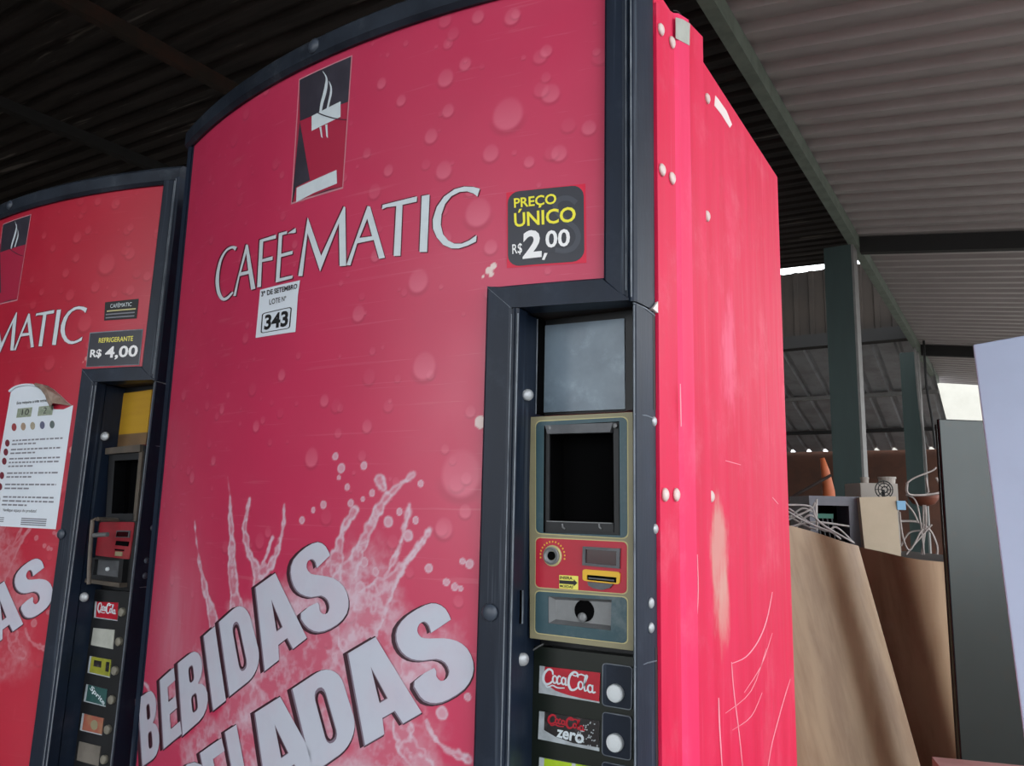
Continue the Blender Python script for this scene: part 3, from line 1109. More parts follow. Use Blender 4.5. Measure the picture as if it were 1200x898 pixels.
L_.append((CL([(228, 422), (240, 418), (243, 497), (234, 488)]), [], 0.0014, 'white_print'))
sm = smooth_path([(120, 265), (130, 300), (160, 335), (205, 362), (260, 380), (300, 388), (352, 394)], 4)
L_.append((CL(stroke(sm, list(np.interp(np.linspace(0, 6, len(sm)), range(7), [3, 5, 6, 7, 7, 5, 3])))), [], 0.0017, 'logo_dark'))
panel_print('cup_emblem', L_, panel, P0)
EMB2 = [l for l in L_ if not (l[3] == 'white_print' and len(l[0]) in (4, 5))]

# block letters
arc = lambda cx, cy, rx, ry, a0, a1, n=7: [(cx + rx * math.cos(math.radians(a0 + (a1 - a0) * k / n)), cy + ry * math.sin(math.radians(a0 + (a1 - a0) * k / n))) for k in range(n + 1)]
rb = lambda x0, y0, x1, y1, r=0.06: (arc(x1 - r, y1 - r, r, r, 0, 90, 3) + arc(x0 + r, y1 - r, r, r, 90, 180, 3) + arc(x0 + r, y0 + r, r, r, 180, 270, 3) + arc(x1 - r, y0 + r, r, r, 270, 360, 3))
sp = smooth_path([(0.86, 0.70), (0.80, 0.80), (0.62, 0.86), (0.42, 0.86), (0.24, 0.78), (0.22, 0.65), (0.36, 0.56), (0.58, 0.49), (0.78, 0.40), (0.82, 0.27), (0.68, 0.15), (0.45, 0.12), (0.26, 0.18), (0.17, 0.32)], 4)
GLYPH = {
    'E': ([(0, 0), (1, 0), (1, .19), (.46, .19), (.46, .41), (.92, .41), (.92, .59), (.46, .59), (.46, .81), (1, .81), (1, 1), (0, 1)], []),
    'L': ([(0, 0), (1, 0), (1, .19), (.5, .19), (.5, 1), (0, 1)], []),
    'I': ([(0, 0), (1, 0), (1, 1), (0, 1)], []),
    'A': ([(0, 0), (.26, 1), (.74, 1), (1, 0), (.67, 0), (.62, .17), (.40, .17), (.34, 0)], [[(.44, .33), (.585, .33), (.51, .74)]]),
    'B': ([(0, 0)] + arc(.6, .26, .4, .26, -90, 75) + arc(.58, .75, .38, .25, -70, 90) + [(0, 1)], [rb(.40, .17, .62, .42), rb(.40, .60, .60, .83)]),
    'D': ([(0, 0)] + arc(.55, .30, .45, .30, -90, 0) + arc(.55, .70, .45, .30, 0, 90) + [(0, 1)], [rb(.38, .17, .62, .83, .10)]),
    'S': ([tuple(p) for p in stroke(sp, 0.27)], []),
    'G': ([(0.95, 0.62), (0.62, 0.62)] + arc(.5, .62, .14, .22, 10, 180) + arc(.5, .36, .14, .22, 180, 340) + [(.62, .42), (.5, .42), (.5, .55), (.95, .55), (.95, 0.0), (.7, 0.0)] + arc(.5, .36, .5, .36, 270, 180) + arc(.5, .64, .5, .36, 180, 10), []),
}
K5 = lambda pts: crop(155, 620, 3.23, pts)
K6 = lambda pts: crop(200, 700, 3.243, pts)
S_BIG = K6([(1068, 85), (1048, 45), (1012, 24), (970, 30), (905, 68), (866, 115), (862, 165), (882, 208), (918, 234), (962, 240), (1012, 234), (1046, 248), (1062, 280), (1052, 308), (1030, 318), (1012, 300), (1005, 268), (930, 318), (940, 358), (968, 392), (1012, 402), (1060, 387), (1120, 347), (1150, 297), (1152, 245), (1130, 195), (1090, 166), (1040, 156), (985, 157), (955, 152), (940, 128), (948, 102), (968, 92), (985, 108), (993, 135)])
S_SMALL = K5([(752, 100), (735, 66), (705, 50), (660, 70), (615, 115), (603, 165), (615, 215), (640, 245), (680, 258), (718, 252), (742, 268), (750, 295), (742, 318), (725, 322), (712, 308), (705, 278), (642, 318), (655, 360), (690, 386), (730, 386), (780, 360), (815, 320), (822, 270), (805, 220), (765, 187), (715, 176), (680, 170), (663, 147), (668, 122), (685, 114), (697, 126), (702, 148)])
words = [
    ('B', K5([(26, 642), (92, 596), (110, 850), (42, 898)])),
    ('E', K5([(108, 572), (160, 525), (190, 775), (122, 832)])),
    ('B', K5([(176, 508), (262, 440), (298, 690), (194, 782)])),
    ('I', K5([(274, 405), (316, 368), (358, 648), (310, 686)])),
    ('D', K5([(332, 352), (432, 262), (500, 530), (372, 632)])),
    ('A', K5([(430, 250), (585, 138), (664, 412), (505, 537)])),
    ('S', K5([(578, 148), (742, 30), (836, 322), (650, 414)])),
    ('G', K6([(0, 690), (118, 590), (190, 830), (70, 900)])),
    ('E', K6([(115, 592), (196, 535), (262, 790), (170, 850)])),
    ('L', K6([(210, 512), (296, 455), (350, 730), (262, 790)])),
    ('A', K6([(272, 472), (472, 345), (560, 630), (372, 770)])),
    ('D', K6([(466, 348), (632, 238), (726, 540), (545, 668)])),
    ('A', K6([(622, 246), (838, 118), (957, 438), (742, 562)])),
    ('S', K6([(832, 145), (1050, -2), (1172, 312), (942, 432)])),
]
L_ = []
for ch, q in words:
    o, hs = GLYPH[ch]
    H = quad_map(q)
    bil = lambda u, v, q=q: tuple(((q[3][i] * (1 - u) + q[2][i] * u) * (1 - v) + (q[0][i] * (1 - u) + q[1][i] * u) * v) for i in (0, 1))
    oo = [bil(*p) for p in o]
    hh = [[bil(*p) for p in h] for h in hs]
    if ch == 'S':
        oo = [tuple(p) for p in smooth_path((S_SMALL if q[0][1] < 700 else S_BIG), 2)]
    sz = math.hypot(q[0][0] - q[3][0], q[0][1] - q[3][1]) / 90
    L_.append((shift(oo, -5.0 * sz, 2.2 * sz, 1.03), [shift(h, -3.0 * sz, 2.0 * sz, 0.85) for h in hh], 0.0006, 'block_shadow'))
    L_.append((shift(oo, -0.8 * sz, 1.2 * sz, 1.035), [shift(h, 1.2 * sz, 0.0, 0.85) for h in hh], 0.0009, 'block_shadow'))
    L_.append((shift(oo, -1.3 * sz, 1.3 * sz, 1.01), [shift(h, -0.5 * sz, 0.5 * sz, 0.9) for h in hh], 0.0012, 'block_edge'))
    L_.append((oo, hh, 0.0015, 'block_face'))
panel_print('block_lettering', L_, panel, P0)

# every shared part exists now: copy the set for the second machine
second = thing('vending_machine', 'red drinks vending machine with amber window and white instruction sheet', 'vending machine', tuple(M1.loc), 0.0)
second.rotation_euler = M1.euler
for ch in list(main.children):
    dc = dup(ch, second)
    if ch.name.startswith('leveling_foot'):        # feet screwed in or out to meet the floor
        b_ = [v.co for v in ch.data.vertices]
        zmin = min(M1.w(v)[2] for v in b_)
        dc.location.z -= zmin


def cola_script(mb_, H, S, t, m, w):
    el = lambda cx, cy, rx, ry: [(cx + rx * math.cos(2 * math.pi * k / 12), cy + ry * math.sin(2 * math.pi * k / 12)) for k in range(13)]
    strokes = [([(.25, .74), (.235, .88), (.17, .92), (.10, .76), (.08, .54), (.12, .38), (.19, .40), (.25, .52)], 1.35), (el(.285, .58, .035, .13), 1.0), ([(.385, .68), (.355, .73), (.325, .58), (.345, .44), (.40, .50)], 1.0),
               (el(.435, .57, .033, .12), 1.0), ([(.475, .70), (.47, .46), (.50, .46)], 1.0), ([(.12, .38), (.16, .26), (.25, .36), (.34, .30), (.46, .33)], 0.8),
               ([(.67, .76), (.655, .90), (.60, .92), (.54, .78), (.52, .52), (.56, .32), (.62, .32), (.68, .44)], 1.35), ([(.56, .86), (.63, .80), (.72, .88), (.82, .80)], 0.8), (el(.715, .50, .035, .13), 1.0),
               ([(.755, .42), (.80, .70), (.815, .84), (.79, .84), (.775, .55), (.785, .34), (.82, .38)], 1.0), (el(.865, .44, .035, .12), 1.0), ([(.905, .58), (.905, .33), (.95, .36)], 1.0)]
    for k, (pts, f) in enumerate(strokes):
        P = [H(*p) for p in smooth_path(pts, 3)]
        ws = [w * f * (0.65 + 0.5 * abs(math.sin(3.1 * i / len(P)))) for i in range(len(P))]
        o_ = stroke(P, ws)
        h_ = len(P)
        mb_.add([np.asarray(S(p)) - np.array([0, t + 0.00005 * k, 0]) for p in o_], [(i, i + 1, 2 * h_ - 2 - i, 2 * h_ - 1 - i) for i in range(h_ - 1)], m)


# ================================================================== details of the main machine only
def dome(name, S, px, r, m, parent, axis=(0, -1, 0), h=0.5):
    return MB().lathe(S(px), axis, [(r, 0), (r * 0.96, r * h * 0.4), (r * 0.7, r * h * 0.8), (r * 0.3, r * h), (0, r * h * 1.02)], m, 14).build(name, parent, smooth=True)


# price sticker
CS = lambda pts: crop(590, 210, 8.16, pts)
Sst = M0.P(0.0)
mb = MB()
q = CS([(30, 130), (785, 45), (795, 802), (35, 852)])
qd = CS([(44, 128), (770, 55), (778, 785), (46, 838)])
mb.flat([[Sst(p) - np.array([0, 0.0006, 0]) for p in q]], 'sticker_red')
mb.flat([[Sst(p) - np.array([0, 0.0010, 0]) for p in rrect(qd, 0.15, 5)]], 'sticker_dark')
wm = smooth_path([(700, 230), (640, 190), (560, 190), (500, 240), (520, 320), (600, 400), (690, 470), (720, 560), (680, 650), (600, 690), (500, 680)], 4)
mb.flat([[Sst(p) - np.array([0, 0.0013, 0]) for p in CS(stroke(wm, 50))]], 'sticker_watermark')
stk = mb.build('price_sticker', panel, conform=True)
mb = MB()
mb.text('PREÇO', CS([(105, 188), (512, 140), (512, 262), (110, 300)]), Sst, 0.0017, 'print_yellow', 0.02)
mb.text('ÚNICO', CS([(105, 296), (697, 226), (697, 412), (112, 464)]), Sst, 0.0017, 'print_yellow', 0.02)
mb.text('R$', CS([(90, 628), (185, 612), (185, 722), (92, 735)]), Sst, 0.0017, 'print_white', 0.01)
mb.text('2', CS([(195, 500), (372, 482), (372, 748), (190, 768)]), Sst, 0.0017, 'print_white', 0.035)
mb.flat([[Sst(p) - np.array([0, 0.0017, 0]) for p in CS([(398, 710), (428, 710), (398, 778), (374, 774)])]], 'print_white')
mb.text('00', CS([(408, 498), (642, 476), (642, 645), (408, 664)]), Sst, 0.0017, 'print_white', 0.02)
stk_t = mb.build('price_lettering', panel, conform=True)
# lot paper
CP = lambda pts: crop(295, 325, 11.97, pts)
mb = MB()
mb.flat([[Sst(p) - np.array([0, 0.0016, 0]) for p in CP([(130, 180), (690, 45), (660, 250), (625, 770), (65, 855)])]], 'paper')
mb.build('lot_paper', panel, conform=True)
mb = MB()
mb.text('3º DE SETEMBRO', CP([(145, 205), (655, 92), (650, 165), (150, 278)]), Sst, 0.0021, 'print_black', 0.03)
mb.text('LOTE Nº', CP([(260, 315), (498, 265), (495, 335), (262, 394)]), Sst, 0.0021, 'print_black', 0.01)
qb = CP([(158, 512), (578, 416), (550, 722), (138, 794)])
mb.flat([[Sst(p) - np.array([0, 0.0020, 0]) for p in rrect(qb, 0.10, 4)], [Sst(p) - np.array([0, 0.0020, 0]) for p in rrect(qb, 0.08, 4, inset=0.035)][::-1]], 'print_black')
mb.text('343', CP([(203, 535), (532, 466), (520, 690), (185, 748)]), Sst, 0.0022, 'print_black', 0.035)
mb.build('lot_lettering', panel, conform=True)
# bolts
dome('bar_bolt', M0.P(0.0135), (574, 718), 0.0105, 'rivet_dark', bar, (0.1, -1, 0))
for px in ((618.5, 463),):
    dome('recess_bolt', M0.Y(-0.064), px, 0.0075, 'rivet', main, (0.7, -0.7, 0))
dome('recess_bolt', M0.Y(-0.060), (612.5, 773), 0.0078, 'rivet', main, (0.7, -0.7, 0))
for px in ((766, 494), (767.5, 620), (762.5, 707), (762.5, 736)):
    dome('strip_rivet', M0.X(-0.0015), px, 0.0062, 'rivet', strip, (1, -0.1, 0))
# torn white foam at the end of the visor
mb = MB()
a = [M0.hit(p, 0, -0.004) for p in ((769, 345), (767, 353), (760, 363), (766, 368), (768.5, 366))]
mb.hexa(a, [np.asarray(p) + np.array([0.0065, -0.002, 0]) for p in a], 'chip_white')
mb.build('foam_scrap', main)
# reveal wall: vertical channel left of the coin panel
SW = M0.Y(-0.0100)
mb = MB()
mb.box(-0.1545, -0.149, -0.058, -0.012, 0.10, 1.494, 'frame_black')
rw_ = mb.build('recess_wall', main)
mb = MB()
mb.box(-0.1495, -0.1480, -0.034, -0.0125, 1.371, 1.496, 'deep_black')  # black box on the wall stands in for the shade of a gap
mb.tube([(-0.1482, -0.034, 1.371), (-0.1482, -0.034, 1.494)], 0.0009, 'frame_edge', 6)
mb.build('window_gap_shade', rw_)
# grey window plate
mb = MB()
mb.slab([(635, 383), (733, 374), (734, 480), (634, 484)], SW, 0.004, 'window_grey')
mb.build('window_plate', main)
mb = MB()
mb.slab([(624.5, 372), (634, 372), (633, 486), (622, 488)], M0.Y(-0.011), 0.003, 'black')
mb.build('window_gasket', main)
mb = MB()
mb.slab([(734, 372), (744, 366), (746, 480), (734, 482)], M0.Y(-0.011), 0.003, 'black')
mb.build('window_gasket', main)

# coin panel
YG = -0.033
SG = M0.Y(YG)
gold_q = [(620, 489), (741.4, 483), (743.3, 763), (621, 748)]
op_q = [(638, 499), (726, 494), (727, 627.5), (637, 624.5)]
coin_q = [(643, 699), (717, 703), (716, 739), (643, 730.5)]
mb = MB()
SG2 = M0.Y(YG - 0.012)
mb.slab(gold_q, SG2, 0.0, 'khaki', holes=[op_q[::-1], coin_q[::-1]], back=0.030, hm='black')
coin_panel = mb.build('coin_panel', main)


def inlay(name, quad, m, holes, r=0.08, asp=0.9, line=True):
    mb_ = MB()
    if line:
        mb_.slab(rrect([(quad[0][0] - 1.1, quad[0][1] - 1.1), (quad[1][0] + 1.1, quad[1][1] - 1.1), (quad[2][0] + 1.1, quad[2][1] + 1.1), (quad[3][0] - 1.1, quad[3][1] + 1.1)], r, 4, asp), SG2, 0.0004, 'khaki_line', holes=[h[::-1] for h in holes], hm='black')
    mb_.slab(rrect(quad, r, 4, asp), SG2, 0.0009, m, holes=[h[::-1] for h in holes], hm='black')
    return mb_.build(name, coin_panel)


inlay('teal_inlay', [(628.5, 494.5), (735, 489), (735.5, 631), (628.5, 624.8)], 'teal', [op_q], 0.06, 0.75)
inlay('red_inlay', [(628.5, 630.5), (735, 635.5), (734.7, 696), (628, 688)], 'plate_red', [], 0.05, 1.8)
inlay('lower_inlay', [(628, 693), (735, 700.5), (735, 754.5), (627.5, 741.5)], 'teal', [coin_q], 0.05, 2.0)
# bill window: dark box behind the opening, lip, shelf hooks
mb = MB()
o1 = [SG2(p) for p in op_q]
o2 = [np.array([p[0], -0.0012, p[2]]) + np.array([dx, 0, dz]) for p, dx, dz in zip(o1, (0.004, -0.004, -0.004, 0.004), (-0.004, -0.004, 0.004, 0.004))]
mb.loft([o1, o2], 'deep_black', caps=False)
mb.add(o2, [(0, 1, 2, 3)], 'deep_black')
mb.build('bill_cavity', coin_panel)
mb = MB()
mb.slab(op_q, M0.Y(YG - 0.006), 0.003, 'black', holes=[[(645.5, 507), (720, 504), (721, 616), (645, 613)][::-1]])
mb.build('bill_lip', coin_panel)
mb = MB()
mb.slab([(643, 499.5), (722, 496.5), (719, 507.5), (646, 509.5)], M0.Y(YG - 0.004), 0.010, 'dim_metal')
for px in ((644, 502), (721, 499)):
    mb.lathe(SG2(px), (0, -1, 0), [(0.003, 0), (0.003, 0.002), (0, 0.003)], 'grey_metal', 8)
mb.build('bill_shutter', coin_panel)
mb = MB()
mb.slab([(645, 611), (722, 613.5), (722, 624), (645, 621)], M0.Y(YG - 0.003), 0.008, 'black')
mb.slab([(645, 610.5), (721, 613), (721, 614), (645, 611.5)], M0.Y(YG - 0.003), 0.010, 'grey_metal')
for x in (659, 702):
    mb.tube([SG2((x, 614)), SG2((x + 0.5, 618)), SG2((x + 3, 620))], 0.0011, 'grey_metal', 6)
mb.build('bill_sill', coin_panel)
# lock
mb = MB()
c = SG2((648, 651.5))
mb.lathe(c, (0, -1, 0), [(0.0125, 0), (0.0125, 0.002), (0.0115, 0.003), (0.0105, 0.003)], 'khaki_line', 24)
mb.lathe(c, (0, -1, 0), [(0.0105, 0), (0.0105, 0.005), (0.009, 0.0055), (0.008, 0.0045), (0.0055, 0.004), (0.0045, 0.001)], 'grey_metal', 24)
mb.lathe(c, (0, -1, 0), [(0.0052, 0), (0.005, 0.0046), (0, 0.0047)], 'deep_black', 16)
lock = mb.build('coin_return', coin_panel)
mb = MB()
for k in range(15):
    a = math.radians(-10 + 200 * k / 14)
    p = c + np.array([0.0165 * math.cos(a), -0.0012, 0.0165 * math.sin(a)])
    d1 = np.array([math.cos(a), 0, math.sin(a)]) * 0.0010
    d2 = np.array([-math.sin(a), 0, math.cos(a)]) * 0.0009
    mb.add([p - d1 - d2, p + d1 - d2, p + d1 + d2, p - d1 + d2], [(0, 1, 2, 3)], 'yellow')
mb.build('return_marking', lock)
# display
dq = [(684.5, 640.5), (728, 643), (727.3, 666.5), (684, 662.5)]
mb = MB()
mb.slab(dq, SG2, 0.004, 'dim_metal', holes=[sub(dq, .08, .13, .92, .86)[::-1]])
dsp = mb.build('display_frame', coin_panel)
mb = MB()
mb.slab(sub(dq, .07, .12, .93, .87), SG2, 0.0018, 'display')
mb.build('display_pane', dsp)
# coin slot
sq = [(684, 667), (728, 670.5), (727, 685), (684, 680.5)]
mb = MB()
mb.slab(rrect(sq, 0.08, 3, 2.2), SG2, 0.003, 'yellow', holes=[sub(sq, .12, .10, .92, .55)[::-1]])
slot = mb.build('coin_slot', coin_panel)
mb = MB()
mb.slab(sub(sq, .11, .08, .93, .57), SG2, 0.0014, 'deep_black')
mb.slab(sub(sq, .16, .22, .85, .34), SG2, 0.0022, 'dim_metal')
mb.build('slot_throat', slot)
mb = MB()
mb.slab([(690, 682), (720, 684.5), (716, 689), (707, 691.5), (697, 689.5), (691, 686)], SG2, 0.004, 'dim_metal')
mb.build('slot_lip', slot)
# arrow sticker
aq = [(656, 674), (678, 675.3), (678, 691.5), (656, 689.5)]
mb = MB()
mb.slab(aq, SG2, 0.0014, 'yellow_sticker')
mb.slab([(656.3, 680), (673, 681), (673, 679), (677.4, 683.3), (673, 687.3), (673, 685.3), (656.3, 684)], SG2, 0.0017, 'print_black')
mb.text('INSIRA', sub(aq, .05, .70, .72, .93), SG2, 0.0018, 'print_black', 0.02)
mb.text('MOEDAS', sub(aq, .05, .08, .75, .28), SG2, 0.0018, 'print_black', 0.02)
mb.build('arrow_sticker', coin_panel)
# coin cup
mb = MB()
o1 = [SG2(p) for p in coin_q]
o2 = [np.array([p[0], YG - 0.004, p[2]]) + np.array([dx, 0, dz]) for p, dx, dz in zip(o1, (0.005, -0.003, -0.003, 0.005), (-0.004, -0.004, 0.004, 0.004))]
mb.loft([o1, o2], 'grey_metal', caps=False)
mb.add(o2, [(0, 1, 2, 3)], 'grey_metal')
cup = mb.build('coin_cup', coin_panel)
mb = MB()
cc = M0.hit((685, 716), 1, YG - 0.004)
mb.lathe(cc, (0, -1, 0), [(0.0125, 0), (0.0125, 0.0012), (0.0, 0.0013)], 'deep_black', 22)
mb.lathe(cc + np.array([-0.002, -0.001, -0.0075]), (0, -1, 0), [(0.0058, 0), (0.0055, 0.002), (0.003, 0.003), (0, 0.003)], 'grey_metal', 14)
mb.build('cup_hole', cup)
# selection panel
SS = M0.Y(-0.024)
mb = MB()
mb.slab([(628, 757), (744, 770), (748, 1100), (618, 1100)], SS, 0.004, 'label_green', back=0.012)
sel = mb.build('selection_panel', main)
SS2 = M0.Y(-0.028)
labs = [[(633, 780.5), (704, 788.5), (702.6, 824), (632, 812)], [(632.5, 833.5), (703, 845), (702.6, 880.5), (631, 866)], [(632.5, 887.5), (703, 900), (702, 936), (631, 922)]]
for k, q in enumerate(labs):
    mb = MB()
    if k == 0:
        mb.slab(q, SS2, 0.0012, 'label_silver')
        H = quad_map(q)
        red = [H(.10, 1), H(1, 1), H(1, .05), H(.75, .06), H(.5, .10), H(.3, .18), H(.18, .32), H(.08, .4)]
        mb.slab(red, SS2, 0.0016, 'cola_red')
        ob = mb.build('drink_label', sel)
        mb = MB()
        cola_script(mb, H, SS2, 0.0020, 'white_print', 1.9)
        mb.build('label_lettering', ob)
    elif k == 1:
        mb.slab(q, SS2, 0.0012, 'label_silver')
        H = quad_map(q)
        mb.slab([H(.10, 1), H(1, 1), H(1, .12), H(.6, .10), H(.3, .2), H(.1, .36)], SS2, 0.0016, 'label_black')
        ob = mb.build('drink_label', sel)
        mb = MB()
        cola_script(mb, quad_map(sub(q, .12, .42, .82, 1.0)), SS2, 0.0020, 'cola_red', 1.7)
        mb.text('zero', [H(.33, .48), H(.78, .46), H(.76, .13), H(.32, .20)], SS2, 0.0020, 'white_print', 0.03)
        for _ in range(40):
            u, v = 0.66 + 0.32 * random.random(), 0.08 + 0.84 * random.random()
            p = H(u, v)
            mb.flat([[SS2(z) - np.array([0, 0.0019, 0]) for z in ell(p, 0.9, 0.9, 6)]], 'label_silver')
        mb.build('label_lettering', ob)
    else:
        mb.slab(q, SS2, 0.0012, 'label_silver')
        H = quad_map(q)
        mb.slab([H(.09, 1), H(.55, 1), H(.55, 0), H(.09, 0)], SS2, 0.0016, 'lime')
        mb.slab([H(.62, 1), H(1, 1), H(1, 0), H(.62, 0)], SS2, 0.0016, 'lime')
        mb.build('drink_label', sel)
for k in range(3):
    q = [[(707, 776.5), (742.5, 781), (741.5, 832.5), (706.5, 826.5)], [(707, 833.5), (741.5, 839.5), (740.8, 891.5), (706.3, 884.5)], [(706.5, 891.5), (741, 898.5), (740, 950), (706, 942)]][k]
    mb = MB()
    mb.slab(rrect(q, 0.12, 4, 0.7), SS2, 0.0030, 'frame_edge', holes=[rrect(q, 0.09, 4, 0.7, inset=0.028)[::-1]])
    mb.slab(rrect(q, 0.10, 4, 0.7, inset=0.02), SS2, 0.0022, 'frame_black')
    bb = mb.build('button_box', sel)
    c = quad_map(q)(0.45, 0.34)
    mb = MB().lathe(M0.Y(-0.030)(c), (0, -1, 0), [(0.0098, 0), (0.0098, 0.005), (0.0088, 0.0066), (0.005, 0.0074), (0, 0.0076)], 'button_white', 22)
    mb.build('button', bb, smooth=False)
# small hook left under the coin panel, dust specks on the bar
mb = MB()
mb.tube([M0.Y(-0.036)(p) for p in ((625, 762), (631, 758), (637, 755))], 0.0009, 'grey_metal', 6)
mb.build('wire_clip', main)
mb = MB()
mb.slab([(609.5, 692), (612.5, 692), (612, 731), (609, 731)], M0.Y(-0.066), 0.001, 'deep_black')
mb.slab([(612.5, 692), (613.6, 692), (613.1, 731), (612, 731)], M0.Y(-0.066), 0.0015, 'frame_edge')
mb.build('recess_slot', main)

# right side: sticker, chips, scuffs and scratches
SX = M0.X(0.0)


def sidepatch(name, px, x0, t, m):
    a = [M0.hit(p, 0, x0) for p in px]
    b = [np.asarray(p) + np.array([t, 0, 0]) for p in a]
    return MB().hexa(a, b, m).build(name, cabinet)


sidepatch('paper_tag', [(791.5, 20.5), (800, 23), (808, 28), (807.5, 53.5), (791.5, 45)], 0.0068, 0.0008, 'label_white')
sidepatch('paint_chip', [(838, 112), (842, 117), (851, 130), (857.5, 146), (855, 150), (845, 134), (837, 124)], 0.0, 0.0006, 'chip_white')
for path, w in (([(905, 694), (898, 728), (888, 752), (874, 770), (857, 778)], 1.3), ([(857, 776), (860, 812), (866, 860), (870, 898)], 1.0),
                ([(842, 818), (843, 850), (846, 898)], 1.4), ([(905, 742), (892, 780), (872, 812)], 0.7), ([(898, 760), (880, 810), (850, 836)], 0.7),
                ([(893, 812), (880, 840), (858, 856)], 0.7), ([(926, 796), (918, 822), (905, 870), (900, 898)], 0.9), ([(817, 650), (818, 690), (817, 720)], 0.9),
                ([(850, 540), (868, 545)], 0.8), ([(905, 583), (912, 591)], 0.9), ([(797, 450), (798, 500)], 1.0)):
    P = smooth_path(path, 4)
    sidepatch('scratch', stroke(P, [w * (0.5 + 0.5 * math.sin(math.pi * (i + 0.5) / len(P))) for i in range(len(P))]), 0.0003 if path[0][0] > 826 else 0.0072 if 791 < path[0][0] < 815 else 0.0038, 0.0004, 'scratch_pink')
mb = MB()
a = [M0.hit(p, 0, 0.0) for p in ((787, 13), (791, 13), (795, 16), (798, 21))]
mb.tube([p + np.array([0.002, 0, 0]) for p in a], 0.0008, 'cable', 6)
mb.build('wire_loop', main)

# ================================================================== details of the second machine
b2 = [o for o in second.children if o.name.startswith('front_panel')][0]
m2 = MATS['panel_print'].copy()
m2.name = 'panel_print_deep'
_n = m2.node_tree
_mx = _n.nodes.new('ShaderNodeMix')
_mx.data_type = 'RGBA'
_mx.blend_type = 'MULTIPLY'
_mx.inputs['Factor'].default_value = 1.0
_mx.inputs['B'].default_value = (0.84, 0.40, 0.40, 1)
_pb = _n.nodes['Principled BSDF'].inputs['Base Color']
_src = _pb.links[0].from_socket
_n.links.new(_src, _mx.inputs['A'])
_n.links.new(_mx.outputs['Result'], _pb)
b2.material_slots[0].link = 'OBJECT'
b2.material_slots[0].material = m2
P1 = M1.P(0.0)
for o in list(b2.children):
    if o.name.startswith('cup_emblem'):          # the white bars have worn off this one
        bpy.data.objects.remove(o)
panel_print('cup_emblem', EMB2, b2, P0)
mb = MB()
q = [(123.5, 354.5), (163, 350.3), (160.5, 373.5), (122.3, 376)]
mb.flat([[P1(p) - np.array([0, 0.0008, 0]) for p in q]], 'print_black')
mb.text('CAFÉMATIC', sub(q, .18, .66, .82, .92), P1, 0.0012, 'white_print', 0.0)
for v, u0, u1, m in ((.50, .08, .95, 'khaki_line'), (.32, .05, .93, 'print_grey'), (.14, .05, .93, 'print_grey')):
    mb.flat([[P1(p) - np.array([0, 0.0012, 0]) for p in sub(q, u0, v - .03, u1, v + .04)]], m)
mb.build('service_sticker', b2, conform=True)
mb = MB()
q = [(105.6, 390), (168.2, 385.7), (163.6, 428), (101, 430.5)]
mb.flat([[P1(p) - np.array([0, 0.0008, 0]) for p in q]], 'frame_edge')
mb.flat([[P1(p) - np.array([0, 0.0011, 0]) for p in sub(q, .015, .02, .985, .97)]], 'sticker_dark')
mb.text('REFRIGERANTE', sub(q, .20, .68, .84, .82), P1, 0.0015, 'yellow_sticker', 0.01)
mb.text('R$', sub(q, .06, .24, .28, .50), P1, 0.0015, 'print_white', 0.03)
mb.text('4,00', sub(q, .35, .18, .95, .56), P1, 0.0015, 'print_white', 0.025)
mb.build('price_sticker', b2, conform=True)
# instruction sheet with peeling corner
q = [(13.4, 457), (90, 448), (66, 620.5), (-14, 616)]
mb = MB()
mb.flat([[P1(p) - np.array([0, 0.0012, 0]) for p in ((13.4, 459), (18, 455), (26, 452.5), (36, 452), (46, 455), (54, 462), (57, 470), (64, 480), (75, 480), (86.4, 475), (66, 620.5), (-14, 616))]], 'paper')
sheet = mb.build('instruction_sheet', b2, conform=True)
mb = MB()
mb.text('Esta máquina aceita somente', sub(q, .14, .870, .66, .900), P1, 0.0016, 'print_black', 0.01)
for u0, u1, s_ in ((.17, .40, '10'), (.50, .72, '2')):
    mb.flat([[P1(p) - np.array([0, 0.0015, 0]) for p in sub(q, u0, .775, u1, .845)]], 'note_green')
    mb.text(s_, sub(q, u0 + .08, .79, u0 + (.19 if s_ == '10' else .13), .835), P1, 0.0018, 'print_black', 0.0)
for k, m in enumerate(('coin_red', 'coin_tan', 'coin_sand', 'coin_blue', 'coin_green')):
    c = quad_map(q)(.16 + .145 * k, .705)
    mb.flat([[P1(p) - np.array([0, 0.0015, 0]) for p in ell(c, 2.9, 4.6, 16)]], m)
for k, (v, nl) in enumerate(((.588, 2), (.522, 2), (.455, 3), (.352, 2), (.272, 2), (.185, 3))):
    mb.flat([[P1(p) - np.array([0, 0.0015, 0]) for p in ell(quad_map(q)(.095, v), 2.7, 4.2, 14)]], 'bullet')
    for j in range(nl):
        vv = v + .016 - .027 * j
        u = .17
        end = .92 if j < nl - 1 else .55
        while u < end:
            w_ = random.uniform(.03, .09)
            mb.flat([[P1(p) - np.array([0, 0.0015, 0]) for p in sub(q, u, vv - .0055, min(u + w_, end), vv + .0055)]], 'print_grey')
            u += w_ + .014
for v in (.045, .032, .019, .006):
    mb.flat([[P1(p) - np.array([0, 0.0015, 0]) for p in sub(q, .50, v + .01, .86, v + .018)]], 'print_grey')
    if v > .015:
        mb.flat([[P1(p) - np.array([0, 0.0015, 0]) for p in sub(q, .05, v + .01, .24, v + .016)]], 'print_grey')
mb.text('Verifique espaço do produto!', sub(q, .20, .095, .70, .122), P1, 0.0016, 'print_black', 0.0)
mb.build('sheet_lettering', b2, conform=True)
mb = MB()
rows = []
